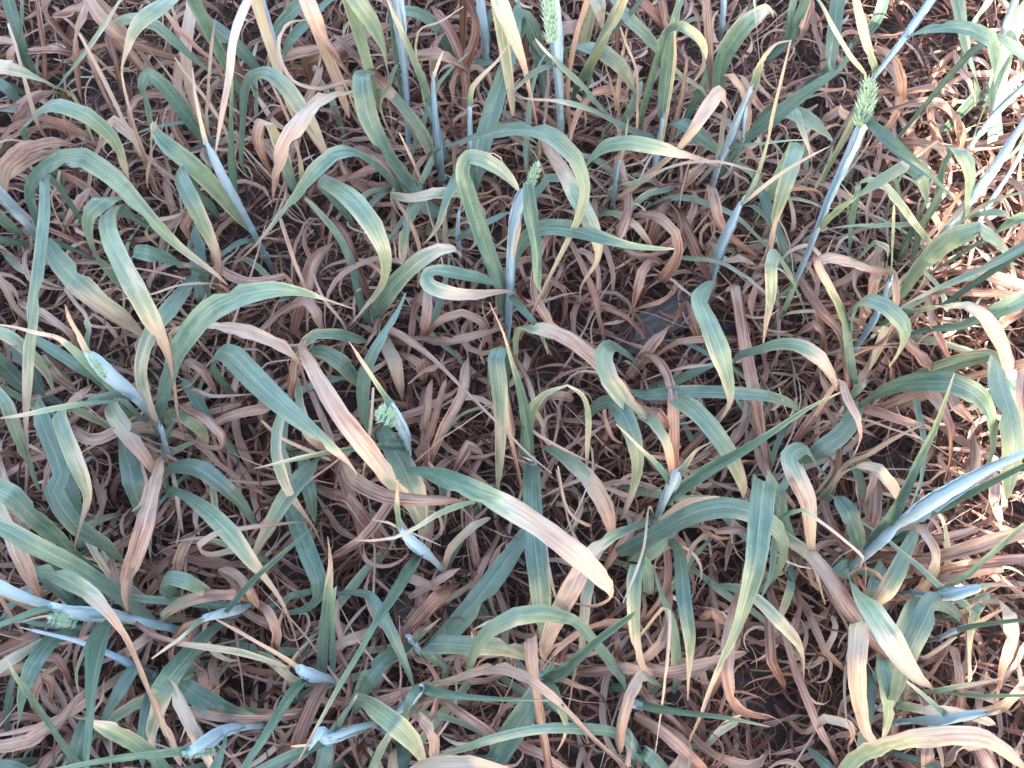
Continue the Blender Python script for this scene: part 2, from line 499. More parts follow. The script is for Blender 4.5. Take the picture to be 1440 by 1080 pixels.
DATA = """
P wheat plant, blue-green leaf arching over thick tan leaves at the upper left edge # the arched upper left edge leaf
L 36 195 14 8 0|46 165 22 22 0|78 146 26 28 .5|125 162 25 28 1|160 195 21 20 2|178 245 15 6 5
L 118 212 8 6 8|78 199 13 14 7|35 208 16 22 6.5|8 232 15 22 6.5|3 268 11 14 6
L 92 213 9 8 8|60 216 12 14 7|35 228 12 16 7|18 245 10 10 5
L 88 132 6 10 8|60 130 9 16 7.5|32 146 10 18 7.5|21 170 8 14 8|25 195 5 10 8
L 105 138 10 6 3|75 120 16 13 2|45 104 19 20 3|15 94 21 24 4|-15 92 20 20 5
P wheat plant, largest blue-green arch on the left and a long straight hanging green blade # the largest blue-green arch on the left
S 58 345 3 10|40 318 9 13|22 295 14 16|0 270 19 15|-20 250 23 12
L 42 280 12 14 0|52 248 20 22 0|80 226 25 28 0|118 222 27 29 .5|160 250 25 26 .5|205 300 22 20 1|250 345 18 14 2.5|295 380 14 9 5|320 402 12 4 7
L 66 245 20 12 0|62 300 22 15 .5|52 390 22 17 1|43 460 20 17 2|38 540 17 13 4|36 600 13 7 6|38 650 9 7 7.5|36 700 6 5 8
L 72 278 13 3 6|80 262 15 5 6|84 240 16 4 6
L 30 330 5 12 0|15 318 8 16 .5|-5 300 11 16 .8|-20 285 12 14 1
L 45 345 4 10 0|20 340 6 12 0|-15 336 8 12 .2
L 30 425 4 10 7.5|60 440 7 12 7|100 470 8 10 7.5|120 500 5 5 8
P wheat plant, pale straw blades hanging across bare soil in the upper left corner # the pale straws over bare soil
L 262 -20 24 22 .5|225 8 27 26 1|192 35 27 20 2.5|176 75 24 9 5|171 105 21 5 5|185 165 17 5 7|205 225 13 6 7.5|222 270 9 4 8
L 198 212 12 6 7|172 165 15 6 7|140 100 19 6 6.5|112 48 22 5 6.5
L 116 -15 20 14 6|140 22 19 20 6.5|165 48 17 18 7|205 68 14 12 8|250 82 11 10 8|290 90 9 6 8
L 132 -5 17 12 7|114 25 18 16 7|107 50 15 9 7|107 85 12 10 7.5|112 130 9 6 8
L 81 138 10 3 0|84 118 14 4 0|100 98 17 6 .5|128 62 20 9 2|150 30 22 8 3.5|175 -5 24 5 4.5
L 72 25 10 8 8|90 18 12 14 7.5|120 8 12 12 7|150 -8 11 8 7.5
L 150 45 12 12 7|162 85 10 10 7.5|172 130 5 6 8
L 125 75 10 6 7|140 115 8 8 7.5|165 170 4 5 8
P wheat plant, dark upright blades and bent straws in the top left corner # the dark blades in the top left corner
L 48 105 4 10 .5|33 70 8 13 0|20 30 11 16 0|10 -10 13 16 0
L 28 75 8 4 0|31 30 14 5 0|33 -10 16 5 0
L 62 190 6 5 8|47 158 11 7 7.5|36 118 14 6 7|22 65 17 5 7|12 33 17 4 7
L -10 110 8 14 0|10 125 7 16 0|30 145 4 10 0
L 14 80 8 10 6.5|25 60 9 8 6|-5 55 9 9 6.5
L 10 78 4 8 8|45 70 8 13 7.5|80 68 9 14 7|105 75 6 12 8
L 65 125 3 6 8|62 70 8 8 7.5|55 20 11 8 7.5|52 -10 12 6 7.5
P wheat plant, sharply kinked dark green leaf above a broad green one, upper left # the kinked dark leaf at upper left
L 288 195 8 14 0|262 162 13 20 0|232 122 17 20 0|208 103 19 20 0|200 118 18 18 .5|208 150 14 13 1|214 185 9 9 2
L 330 300 9 14 2|305 268 13 24 2|270 232 17 26 1.5|240 208 19 25 .5|222 190 19 16 .5|214 172 17 5 5
L 208 265 10 3 7|212 215 15 6 7|213 190 18 6 6|222 163 21 4 6
L 214 222 14 5 6.5|226 185 19 4 6|234 149 22 3 6
L 318 112 8 10 0|290 95 12 16 0|255 65 16 17 0|220 35 19 18 1|188 25 19 20 2|160 32 15 18 3
L 305 90 13 4 7|280 70 16 7 7|250 40 19 8 6.5|226 8 20 6 6
L 250 240 17 24 0|268 280 19 25 .5|288 320 16 20 2|304 358 12 13 6|310 395 8 5 7.5|311 412 6 3 7.5
L 268 125 8 14 6.5|262 60 12 18 6|270 10 13 18 6|268 -15 12 14 6
L 245 180 5 12 7|248 130 8 14 7|255 80 10 14 6.5
L 275 165 8 3 7.5|255 130 12 4 7|230 95 15 4 7|210 72 16 2 7
L 320 190 9 5 7|290 140 13 5 7|262 105 16 5 6.5|245 80 17 3 6
L 205 225 5 8 8|190 195 8 14 6.5|160 170 9 18 6|145 195 7 14 4
P wheat plant, leaning pale blue stem ending in a dry twisted tip, upper left # the leaning stem with dry twisted tip
S 372 358 4 9|345 305 10 11|320 262 17 14|302 225 21 12|291 202 24 6
L 290 203 24 7 3|283 175 26 6 5|275 135 28 5 6|271 95 29 4 6
L 355 -15 25 18 5|338 22 26 14 5.5|327 60 26 12 5.5|322 105 25 12 6|312 160 24 9 6.5|303 215 22 3 6.5
F 330 275 12 12 0|327 230 16 14 0|326 180 21 10 0|327 130 25 5 1|327 112 26 3 2
L 292 185 8 6 7|293 130 14 6 7|298 60 18 5 7|302 28 19 2 7
L 368 342 5 8 0|340 340 8 10 0|310 360 8 6 0
P wheat plant, green leaf arching into tan beside a blue sheath at the top left # the green-to-tan arch at top left
S 396 130 4 9|390 95 9 11|384 65 13 17|374 25 17 16|362 -20 21 12
L 340 235 8 8 0|341 170 14 9 0|344 125 19 14 0|358 104 23 20 .5|380 103 25 22 1|405 125 25 24 2|432 165 23 22 3.5|452 200 19 18 5|465 225 15 12 6
L 388 45 12 12 0|405 22 14 18 0|430 0 16 22 0|450 -20 17 20 0
L 398 78 12 8 0|412 52 14 16 0|436 28 15 17 0|465 0 17 8 0
L 412 262 6 12 0|400 225 9 18 1|388 190 14 18 4|378 172 17 16 5|366 172 18 16 6.5|361 192 17 18 7|368 222 14 14 7|384 250 8 8 8
L 425 250 8 8 2|420 215 12 6 5|408 175 16 5 7|388 130 20 5 7|370 97 22 3 7
L 290 30 12 20 .2|315 50 11 22 0|345 75 8 20 0|365 100 4 12 0
L 345 130 6 10 8|335 100 8 14 8|300 60 10 16 8|270 20 10 14 8
P wheat plant, wide tan leaf looping down beside a thin curled straw ring # the wide tan loop and straw ring
L 505 134 14 16 3|475 130 19 20 5|448 142 23 24 6|420 172 25 26 6|396 212 24 24 6|385 250 20 14 6.5|383 275 17 7 7
L 498 112 12 18 7|470 119 14 13 7|440 124 16 8 7|412 113 17 6 6.5|394 82 18 6 6.5|393 52 18 6 6|408 32 17 5 6|432 27 15 3 6
L 425 -20 25 24 6|440 20 24 24 6|455 52 21 15 6.5|475 82 17 10 7.5|494 108 13 6 8
L 453 55 20 3 7|450 85 17 5 7|443 112 14 5 7|435 138 11 3 7
L 430 90 5 14 8|475 65 8 18 7|520 45 9 16 7|545 35 6 10 7.5
L 455 110 4 14 8|480 80 6 16 7.5|505 50 7 16 7.5
L 590 190 5 14 2|565 150 9 16 5|530 110 12 16 8|495 75 13 12 8|470 50 12 5 7
L 610 225 5 12 4|595 190 8 18 2.5|575 160 10 16 1.5|545 130 10 12 2|520 122 8 8 3
L 385 90 5 14 7.5|420 75 8 16 7|455 68 9 15 7|480 78 6 10 7.5
P wheat plant, tall pale blue double stem at the top edge left of centre # the tall double stem at the top edge
S 576 215 3 9|574 190 5 9|571 130 10 9|569 95 14 11|566 60 18 16|563 20 22 20|557 -30 27 18
L 610 165 9 8 0|600 130 14 11 1|585 90 19 10 1|565 45 24 8 3|545 0 27 5 6|540 -15 28 3 6
F 556 80 12 8 0|552 40 18 9 0|547 0 22 9 0|543 -20 24 7 0
L 485 -20 24 22 2|505 5 24 26 2|526 35 21 26 2|541 68 16 17 2|546 105 10 6 3
L 655 105 7 10 8|640 85 11 16 7.5|615 75 13 18 7|580 78 11 16 7.5|545 80 8 10 8
L 535 150 10 3 4|548 118 14 6 1|558 92 16 5 .5
L 510 70 5 12 0|500 30 9 16 .2|492 -10 12 16 .3
L 630 60 5 16 0|600 25 9 18 .3|570 15 11 14 .5
P wheat plant, wide green strap leaf bent square at its top, upper middle # the square-bent strap leaf
L 592 272 6 16 .5|565 245 12 22 .5|538 205 17 26 .5|518 165 20 28 .5|510 130 22 27 .8|508 108 22 24 1|520 102 19 16 .5
L 575 280 5 14 0|545 250 12 18 0|515 225 18 20 0|490 213 22 22 0|468 218 23 24 .5|440 245 22 25 1|415 278 19 20 1.5|390 308 16 13 3|360 345 12 6 6|330 373 8 3 7
L 448 255 15 16 0|470 262 20 24 1|500 285 23 30 1.5|525 318 23 28 2|541 355 21 20 3|541 390 17 11 3|530 412 14 9 2|510 435 11 7 5|492 458 8 5 8
L 595 265 6 3 7|580 225 14 5 7|562 187 18 3 6.5
L 500 205 5 14 7.5|530 225 8 16 7|560 260 8 12 7.5|575 290 4 6 8
L 635 305 4 16 0|600 290 7 24 0|575 262 9 20 0|560 240 9 12 0
L 550 275 12 8 2|575 278 15 14 4|610 272 17 20 4|640 270 15 16 4|655 278 12 6 5
L 600 275 8 10 1|580 300 10 14 1|568 330 10 14 1.5|566 360 7 12 5
P wheat plant, row of short pale stems, one with a crooked dry tip # the row of short pale stems
S 622 250 4 11|617 200 11 12|613 165 15 9|610 125 19 8|609 108 21 5
L 610 108 21 5 5|616 90 22 5 6|624 72 23 3 6.5
S 662 225 8 9|661 180 13 8|661 150 17 7
L 661 150 17 8 0|664 125 20 8 3|680 105 23 7 5|700 85 25 5 6|714 65 26 3 6.5
L 664 265 5 18 0|678 205 8 26 0|694 150 10 26 0|710 100 12 22 0|722 60 13 18 0|728 15 14 15 0
L 612 215 12 6 0|640 202 18 14 0|680 190 23 19 0|730 182 26 23 0|775 192 28 28 .8|808 222 28 27 2|822 262 26 18 2|815 300 24 12 2|800 335 21 8 4|775 385 17 6 6|748 440 13 5 7|731 478 10 3 7
L 652 -10 14 14 8|667 20 13 12 8|668 50 11 14 7.5|658 78 9 20 7.5|648 110 6 12 8
L 588 45 16 3 6.5|620 30 16 3 6.5|652 9 15 2 7
S 685 95 3 10|683 70 7 10|680 40 11 13|677 10 14 15|672 -30 18 16
L 683 55 8 6 0|686 30 10 10 0|697 12 11 12 0|712 8 12 8 0
L 655 150 4 10 7.5|655 115 7 14 7.5|640 60 9 16 7.5|615 20 10 14 7.5
L 625 225 7 12 0|615 180 10 10 0|602 150 12 10 .3
L 690 85 5 12 0|660 95 7 16 .2|640 115 5 8 .2
P wheat plant, green ear half out of its pale sheath at the top edge # the green ear at the top edge
S 791 215 3 10|788 160 9 12|785 110 15 13|782 70 19 17|781 30 23 16|783 -20 27 8
E 777 62 22 20|768 -18 28 21
L 783 93 18 8 0|765 95 20 9 .5|745 106 19 9 1|728 122 17 6 3|720 132 15 3 5
L 862 165 6 10 0|840 145 10 10 0|812 113 15 12 1|785 88 19 12 1.5|765 68 22 8 4|753 54 23 3 6
L 803 195 5 6 7|798 130 11 7 7|802 90 15 8 7|812 45 20 8 6.5|826 0 24 9 6|832 -20 25 8 6
L 696 -20 26 22 3|708 15 26 24 4.5|724 55 23 18 5.5|738 95 19 9 6|748 140 15 6 7|754 172 11 4 7.5
F 805 140 4 8 0|820 105 11 16 .5|838 68 17 24 2|858 28 22 27 3|878 -15 26 24 3.5
L 842 75 15 6 0|862 45 19 10 0|885 20 22 8 0|908 -5 24 6 0
L 792 75 9 8 0|815 63 13 18 .5|845 70 15 24 1.5|873 92 14 22 3|889 118 11 12 3.5|893 130 9 4 4
L 835 -15 12 24 3.5|843 10 12 20 3.5|848 35 9 10 5
L 920 192 4 14 0|890 182 9 19 0|850 162 15 16 .5|815 148 19 12 1.5|780 141 20 6 5|740 138 20 4 6|722 132 19 2 7
L 762 100 6 16 0|748 40 12 22 0|735 20 14 22 0|728 50 12 16 .3
L 785 105 5 12 0|755 60 10 14 .2|745 30 12 14 .2
L 740 55 6 14 7.5|770 48 9 20 7|800 35 10 22 6.5|812 30 7 14 7
P wheat plant, broad upright green blade on a short blue stem right of top centre # the broad upright blade
S 918 255 3 9|927 205 6 10|933 166 10 9
L 932 165 10 14 0|935 130 13 20 0|940 85 17 22 .5|945 45 22 14 .8|955 5 25 10 .5|960 -20 26 8 0
F 898 175 5 14 0|910 130 13 12 0|925 80 20 12 0|938 45 24 14 .5|958 38 26 18 1|980 55 25 20 2|990 80 22 16 4|985 100 18 9 5|976 113 16 4 5
L 995 137 9 4 2|960 108 13 6 3|935 83 17 10 1|910 52 20 20 .5|885 28 22 24 .5|868 8 22 22 0
L 949 88 20 5 3|949 55 24 4 6|947 25 26 2 6
L 952 165 7 8 7|960 130 11 6 7|966 80 16 4 6.5
L 935 178 8 14 0|955 172 12 20 0|980 188 12 24 0|1005 208 9 16 .5
L 878 175 5 12 .3|890 150 8 14 1|900 120 9 8 1
L 872 165 5 4 7.5|860 120 11 4 7.5|845 75 15 2 7
L 868 160 5 7 7.5|873 100 12 7 7.5|882 40 17 3 7
L 880 -10 13 14 8|940 40 9 16 7.5|935 20 11 14 7.5|928 -10 12 14 7.5
L 965 165 5 10 0|985 130 9 14 0|995 100 11 8 0
L 895 100 14 4 7|880 60 17 4 7|868 25 18 2 7
P wheat plant, hooked tan leaf and a long green-tan arch right of the upper centre # the hooked tan leaf right of upper centre
L 1008 225 8 8 5|1016 180 15 14 6|1022 145 20 18 7|1014 129 22 20 6.5|998 147 23 22 6|978 178 23 16 6|955 208 20 9 6|930 230 17 9 7|895 258 12 12 7|872 275 9 6 7.5
L 824 250 9 10 0|828 225 15 18 .5|850 205 19 22 1|885 200 22 22 1.5|925 207 22 20 2.5|958 216 20 14 5|985 222 17 14 7|1010 232 13 8 7.5
L 862 262 10 8 1|900 255 14 9 2|930 240 17 6 4|965 229 20 5 6|1010 228 21 6 6|1050 238 20 4 6.5|1082 247 18 2 7
S 862 290 3 8|866 250 8 8|872 220 13 7
L 872 225 13 6 6|878 205 16 5 6.5|884 165 20 3 6.5
L 870 220 6 10 7|878 248 7 8 7|882 262 7 12 8|882 300 9 15 7.5|872 328 9 15 7.5|862 345 7 8 8
L 955 270 5 12 7.5|975 245 8 16 7|1000 225 8 14 7.5
P wheat plant, broad green leaf leaning right behind a thin pale straw near the top # the green leaf behind the pale straw
L 1010 128 9 18 0|1014 92 15 21 0|1030 58 20 26 .5|1055 28 23 24 1|1078 12 22 14 5|1086 20 20 8 6
L 1068 112 17 6 6|1066 60 24 7 6|1062 10 29 6 6|1060 -15 31 4 6
L 1001 125 9 8 7.5|998 70 14 12 7|995 20 18 14 7|990 -20 19 14 6.5
S 1015 40 4 9|1017 20 7 9|1018 -20 11 9
L 1110 60 6 12 0|1125 20 10 14 0|1140 -15 13 14 0
L 1105 55 6 10 0|1112 20 10 10 0|1118 -10 12 10 0
L 1120 60 6 8 7|1130 40 9 14 7|1140 10 10 12 7
L 1165 100 5 16 0|1172 50 8 20 0|1178 0 10 20 0|1182 -20 11 18 0
L 1225 40 5 14 0|1240 10 8 16 0|1245 -20 10 14 0
P wheat plant, crumpled dry tips on a blue stem beside a straight pale blade # the blue stem with crumpled dry tips
S 1000 268 4 11|1012 228 10 12|1028 192 15 14|1044 150 20 10|1056 125 23 8
S 1045 195 14 4|1047 160 18 8|1050 138 20 6
L 1022 208 13 6 0|1048 204 16 8 0|1075 202 18 5 2|1105 198 18 3 3|1135 197 17 2 3
L 1058 122 22 9 1|1068 95 25 10 3|1076 78 27 6 5|1092 62 28 4 6|1110 58 28 3 6.5
L 1050 195 10 12 0|1085 168 14 22 0|1120 140 17 20 0|1155 115 20 16 0|1185 92 22 10 .5|1198 60 24 4 1
L 1080 158 8 14 0|1105 155 11 22 0|1130 165 12 26 .8|1152 178 11 24 1.5|1168 195 8 12 3
L 1052 170 8 10 7|1045 130 12 12 7|1030 110 14 14 6.5
L 1082 165 5 10 7.5|1060 140 8 12 7|1046 112 9 10 7
L 1140 240 10 4 7|1138 210 14 5 5|1120 160 15 12 2|1115 150 13 10 1
P wheat plant, blue sheath splitting into one long straight cream blade pointing up right # the straight cream blade
S 1000 402 3 10|1012 355 10 14|1028 315 15 15|1042 285 18 8
L 1042 288 18 6 1|1055 278 20 6 5|1090 250 23 6 6|1130 225 26 5 6|1168 205 28 2 6.5
L 1045 285 16 6 0|1062 255 18 7 1|1079 200 21 4 3|1086 165 24 5 6|1098 115 27 5 6.5|1112 56 30 3 7
L 1002 395 15 8 0|990 410 20 22 .4|985 422 22 28 .6|998 455 24 30 1|1015 500 23 30 2|1026 540 20 20 2.5|1027 565 17 9 4|1012 592 13 5 6.5
L 1012 415 7 10 7.5|1022 407 9 14 7|1034 405 11 15 7|1040 440 11 16 7.5|1048 490 10 18 7|1060 550 9 18 7|1070 610 7 16 7.5|1080 670 5 12 7.5
L 1122 202 17 22 .8|1112 235 19 24 1|1100 275 17 20 2|1088 318 12 10 5|1086 350 8 8 7
L 1116 400 12 8 2|1103 372 17 12 2|1090 356 21 18 2|1084 375 22 18 2.5|1085 410 20 17 3|1080 450 16 12 5|1074 482 12 4 6
L 1000 262 8 14 7|1006 285 10 16 7|1012 312 9 15 7.5|1030 335 8 12 8|1060 358 6 8 8
L 1115 375 4 12 0|1095 330 7 14 0|1075 280 9 14 0|1062 255 8 10 0
L 1000 340 5 8 6.5|1020 365 7 12 6|1040 362 8 14 6|1060 370 6 6 6.5
P wheat plant, tallest, with a full green ear above a long slender blue stem # the full green ear on the slender stem
S 1090 465 2 7|1117 400 9 9|1148 325 18 10|1165 280 23 12|1190 225 29 16|1208 185 33 19|1216 170 34 16
E 1210 178 34 24|1224 112 39 26
F 1218 172 35 20 0|1245 198 36 25 0|1275 222 36 18 0|1305 245 35 11 0|1340 280 32 4 0
L 1149 325 18 9 1.6|1165 305 22 15 1.8|1215 268 29 18 1.8|1270 234 31 17 2.2|1285 222 29 8 6|1320 197 31 3 6.5
L 1230 105 24 8 2|1222 75 27 13 2.5|1212 35 29 14 5|1203 0 31 13 6|1198 -20 31 10 6
L 1218 115 24 4 2|1196 80 27 8 3|1172 40 29 8 3|1150 0 30 6 3
L 1098 448 5 3 5|1112 440 8 5 4|1150 438 10 6 6|1170 445 8 4 7
L 1096 448 5 6 1|1110 420 10 8 .5|1118 395 12 6 .5
P wheat plant, sunlit whitish stem and a broad arching leaf in the top right # the sunlit stem at top right
S 1222 118 22 6|1228 110 24 7|1256 75 27 10|1275 48 28 11|1300 15 29 13|1320 -15 30 14
L 1275 53 28 8 0|1300 43 30 14 0|1335 38 31 20 0|1365 42 31 22 .5|1392 55 31 26 .8|1400 90 28 28 1|1392 130 22 22 1|1375 175 15 14 .8|1362 210 8 12 .5
L 1378 130 12 16 .5|1368 90 18 22 .5|1355 40 22 24 .5|1345 -10 24 22 .5
L 1395 52 26 12 0|1420 66 25 14 0|1450 86 23 14 0
L 1262 160 6 10 7|1268 120 11 14 7|1258 85 13 12 7|1235 68 13 8 7
L 1260 160 8 10 7|1262 115 10 14 7|1245 90 10 14 7.5
L 1340 75 8 10 7|1348 95 12 8 7|1365 115 13 7 7|1372 140 11 6 7
L 1350 205 5 12 7.5|1345 170 9 14 7|1322 145 11 14 7|1290 145 11 14 7|1250 155 8 12 7.5
L 1345 140 5 10 7|1340 125 9 12 6.5|1310 122 10 12 7|1270 130 8 10 7.5
L 1290 215 5 10 7.5|1275 180 8 12 7|1260 160 7 10 7.5
L 1195 175 5 14 7|1180 155 8 16 6.5|1165 165 6 14 7
P wheat plant, sunlit upright blades crossing at the right end of the top edge # the crossing blades in the top right corner
S 1392 130 6 9|1398 90 14 9|1408 55 21 11|1420 20 26 13|1438 -25 30 14
L 1395 200 8 14 0|1402 130 14 24 0|1412 80 19 28 0|1432 30 23 26 0|1450 0 25 20 0
S 1365 205 6 8|1395 165 12 10|1430 132 18 10|1455 110 21 10
L 1405 200 5 14 0|1400 160 9 16 0|1395 125 11 12 .3
L 1410 140 8 10 7|1425 115 10 12 6.5|1450 100 10 10 7
L 1370 30 10 8 0|1385 10 13 10 0|1400 -15 15 10 0
L 1370 205 5 12 7.5|1410 195 7 14 7.5|1455 180 7 12 8
P wheat plant, pale sunlit stems and tangled white straws leaning right at the right edge # the tangled white straws
S 1300 360 5 10|1330 322 12 14|1370 272 20 14|1405 225 25 13|1445 165 29 12
L 1310 345 12 5 7|1340 290 18 5 6|1362 255 22 3 6
L 1330 300 15 5 6.5|1370 250 20 4 6|1385 235 22 2 6
L 1340 320 16 4 6|1390 285 22 6 3|1440 270 26 4 3|1470 262 27 3 3
L 1300 350 10 4 7|1345 300 17 4 6|1388 262 21 2 6
L 1395 330 20 8 0|1420 314 23 16 1|1455 300 25 18 1
L 1268 415 8 10 1|1285 385 14 20 1|1312 355 20 28 1.5|1345 332 25 30 1.5|1378 322 27 24 1|1400 335 25 22 .5|1418 360 20 20 .5|1428 385 15 14 .5
L 1460 335 28 14 0|1410 363 27 12 .5|1350 392 25 10 1|1305 412 23 7 3|1268 430 21 2 5
L 1345 385 10 8 8|1370 378 14 14 7|1405 392 14 20 7|1450 408 13 18 7
L 1310 412 8 10 7.5|1350 410 10 14 7.5|1400 412 11 12 7.5|1450 420 10 10 8
L 1360 305 12 10 .3|1380 298 16 14 .5|1410 300 17 10 .5
S 1370 325 6 8|1395 280 12 8|1425 235 18 7|1445 195 21 6
P wheat plant, two small hooked green leaves and dark upright blades on the right # the two small hooked leaves on the right
L 1315 290 10 10 .5|1325 245 18 14 .8|1337 213 23 20 1|1352 212 25 22 1|1364 235 24 20 1|1364 275 20 16 1|1360 310 15 14 1
L 1262 255 14 8 .5|1280 236 19 20 1|1298 245 21 22 1|1305 275 18 18 1|1292 305 13 8 2
L 1195 275 10 10 1|1215 253 16 14 1.5|1240 258 19 14 3|1265 285 18 11 2|1285 312 15 11 3|1308 342 10 8 2
L 1196 355 5 11 0|1199 300 11 12 0|1206 260 15 10 0
L 1270 345 5 11 0|1266 295 12 13 0|1256 250 17 12 0
L 1280 370 5 8 0|1298 315 13 9 0|1325 262 20 8 0
L 1265 365 5 8 0|1282 325 10 8 0|1300 285 14 6 .3
L 1215 355 7 5 7.5|1225 320 12 4 7|1226 313 13 2 7
L 1245 380 8 8 1|1248 350 12 10 3|1230 340 14 6 2|1212 358 11 6 1.5
P wheat plant, squarely kinked tan leaf beside a rounded green arch, right of centre # the squarely kinked tan leaf
L 1200 540 5 12 0|1195 500 10 14 .5|1188 450 14 13 1|1170 410 18 11 4|1153 378 21 14 6|1152 366 22 18 6.5|1175 362 21 20 6.5|1210 372 19 20 6.5|1246 380 16 16 7
L 1200 500 6 14 0|1197 455 13 18 .3|1205 428 18 22 .5|1222 420 21 26 .6|1248 430 22 28 .8|1270 452 21 26 1|1276 470 19 24 1.5|1266 495 14 16 2|1254 512 10 8 3
L 1248 460 10 14 3|1235 490 8 12 4|1225 515 5 5 5
L 1118 385 8 10 8|1138 412 11 14 7.5|1155 438 12 14 7.5|1182 468 11 12 7|1190 510 8 10 7.5|1192 550 5 8 8
S 1203 490 4 10|1228 452 8 12|1243 418 12 10|1252 395 15 9
L 1252 395 15 8 0|1254 355 21 8 1|1256 315 25 6 2|1257 288 28 3 6
L 1210 500 5 6 7|1250 470 11 5 7|1260 420 14 10 6.5|1255 385 15 10 6.5
L 1222 425 5 14 7|1230 395 8 16 6.5|1236 370 8 14 7
L 1035 502 10 10 0|1065 492 15 13 .3|1100 483 19 18 .8|1130 488 21 22 2|1155 505 21 22 4|1173 530 18 18 6|1176 545 15 8 6.5
L 1175 520 6 8 7|1200 500 9 5 7|1230 488 11 4 7|1258 488 11 2 7
L 1320 530 4 14 7.5|1300 505 7 18 7|1275 480 9 18 7|1262 465 8 10 7
L 1175 590 4 8 0|1195 560 7 12 0|1215 540 9 10 0
L 1120 470 6 12 7.5|1145 455 9 14 7|1160 470 7 10 7.5|1158 500 4 8 8
P wheat plant, leaf fading to pink tan over a striped green blade, right edge # the pink tan leaf at the right edge
L 1262 440 10 8 0|1290 436 15 10 .5|1325 430 19 12 2|1358 428 21 16 5|1385 445 21 20 6|1410 485 19 22 6.5|1425 525 16 22 6.5|1432 570 12 16 7|1430 610 9 10 7.5
L 1308 463 8 8 0|1345 460 12 14 .5|1385 445 16 20 .5|1425 427 19 26 .5|1460 410 20 24 .5
L 1390 505 16 14 1|1402 512 20 24 1.5|1405 540 21 30 .6|1418 580 22 32 .6|1425 625 21 30 .8|1422 665 18 26 1|1418 695 14 10 2
L 1388 500 14 20 2.5|1410 520 16 26 2|1432 548 15 22 1
L 1440 510 18 16 6.5|1437 560 19 18 6.5|1440 610 17 14 6.5
L 1395 470 5 12 7.5|1415 450 8 14 7|1450 430 8 14 7
L 1300 415 8 10 7|1310 450 9 13 7|1325 485 7 12 7.5|1340 520 4 8 8
L 1285 380 12 6 3|1315 398 10 10 1|1330 430 6 10 .5
P wheat plant, wide dark green leaf arching over a hanging tan one at right # the wide dark arch at right
L 1225 560 12 8 0|1250 546 18 20 0|1290 537 23 27 .1|1335 537 26 30 .3|1368 552 26 30 .6|1390 580 23 24 1|1397 615 19 14 2|1392 645 15 9 1|1380 665 11 6 1
L 1305 545 12 18 7|1322 572 14 18 7|1336 602 14 12 7.5|1337 640 12 5 7.5|1328 680 9 3 8
L 1330 550 9 16 7|1345 570 10 18 7|1362 588 8 14 7.5
L 1380 660 5 14 7|1370 690 8 14 7|1372 630 8 16 7
L 1395 665 8 14 7|1398 700 9 16 7|1405 735 6 10 7.5
P wheat plant, short blue stem forking into a cream tip and a long green blade # the forking short blue stem
S 922 735 6 11|932 708 11 15|942 685 16 18|950 668 19 17|955 660 20 8
L 942 678 18 12 0|925 655 22 10 0|905 635 25 6 3|885 615 28 5 6|866 596 30 2 6.5
L 956 665 20 7 0|967 650 23 8 3|980 633 25 5 6|1005 620 27 2 6.5
F 938 708 12 8 0|962 685 17 20 0|1000 660 22 22 0|1045 635 26 16 .2|1090 605 29 10 .5|1140 572 32 6 2|1188 549 34 2 5
L 868 778 8 14 0|895 765 12 22 0|930 745 16 26 0|975 722 20 30 .2|1020 713 22 30 .4|1060 722 22 28 .6|1095 745 20 24 1|1103 775 16 16 1|1092 805 11 12 .5|1065 830 7 10 .3
L 930 735 10 14 5|965 710 14 16 5|1005 703 15 12 5|1030 708 13 8 5
L 895 790 8 20 1|915 775 10 24 1.5|938 755 10 18 1.5
L 912 715 14 4 7|905 770 18 4 6.5|890 815 20 4 6|876 848 20 2 6
L 925 725 6 8 0|895 740 14 12 .5|865 752 19 14 1.5|840 770 22 20 4.5|818 800 23 28 6|798 838 22 30 6|780 875 19 27 6|768 905 16 20 6|763 918 13 10 6.5|772 930 9 7 7|815 937 6 4 7.5|870 932 5 2 7.5
L 912 835 7 14 0|910 800 14 18 0|898 792 18 22 .3|892 815 19 21 .8|891 855 18 19 2.5|894 900 15 14 4|903 935 12 10 6|918 948 9 6 7
L 952 770 10 14 0|958 800 15 19 .1|962 845 17 21 .2|969 890 16 18 .8|970 925 13 10 3|968 955 10 5 5|967 985 8 2 6.5
L 850 800 4 8 7.5|862 780 7 12 7|880 755 9 10 7|905 720 8 5 7
L 940 750 5 14 7|955 765 6 16 7.5|965 785 4 10 8
L 990 740 6 6 7|1010 748 8 12 7|1040 745 8 14 7|1055 752 6 6 7.5
P wheat plant, tan vertical leaf between two green arching leaves, right of centre # the tan leaf between two green arches
L 905 498 8 8 8|925 508 11 14 7.5|940 532 14 14 7.5|946 560 15 17 7|947 600 14 18 7|947 640 12 16 7.5|950 668 9 8 8
L 940 558 12 18 0|962 567 17 28 .5|990 590 19 27 1|1017 625 19 27 1.5|1036 660 17 24 2.5|1046 690 13 14 4|1045 702 10 5 5
L 822 590 8 10 0|838 572 13 16 .2|858 566 17 22 .5|878 585 19 28 .8|891 615 19 24 1.2|897 650 17 18 2|890 690 13 10 3|875 725 9 8 7
L 886 590 9 8 1|900 585 13 12 1|918 593 15 16 1.5|935 618 15 15 3|942 645 13 13 5|943 665 10 8 7
L 880 548 9 10 0|910 556 13 16 0|960 551 15 18 .2|1020 552 16 20 .2|1075 557 15 18 .3|1105 565 12 14 1|1122 575 9 6 2
L 952 535 9 14 0|980 522 11 12 .3|1005 512 12 6 .5
L 950 520 12 5 7|975 515 14 6 6.5|1005 513 14 3 6.5
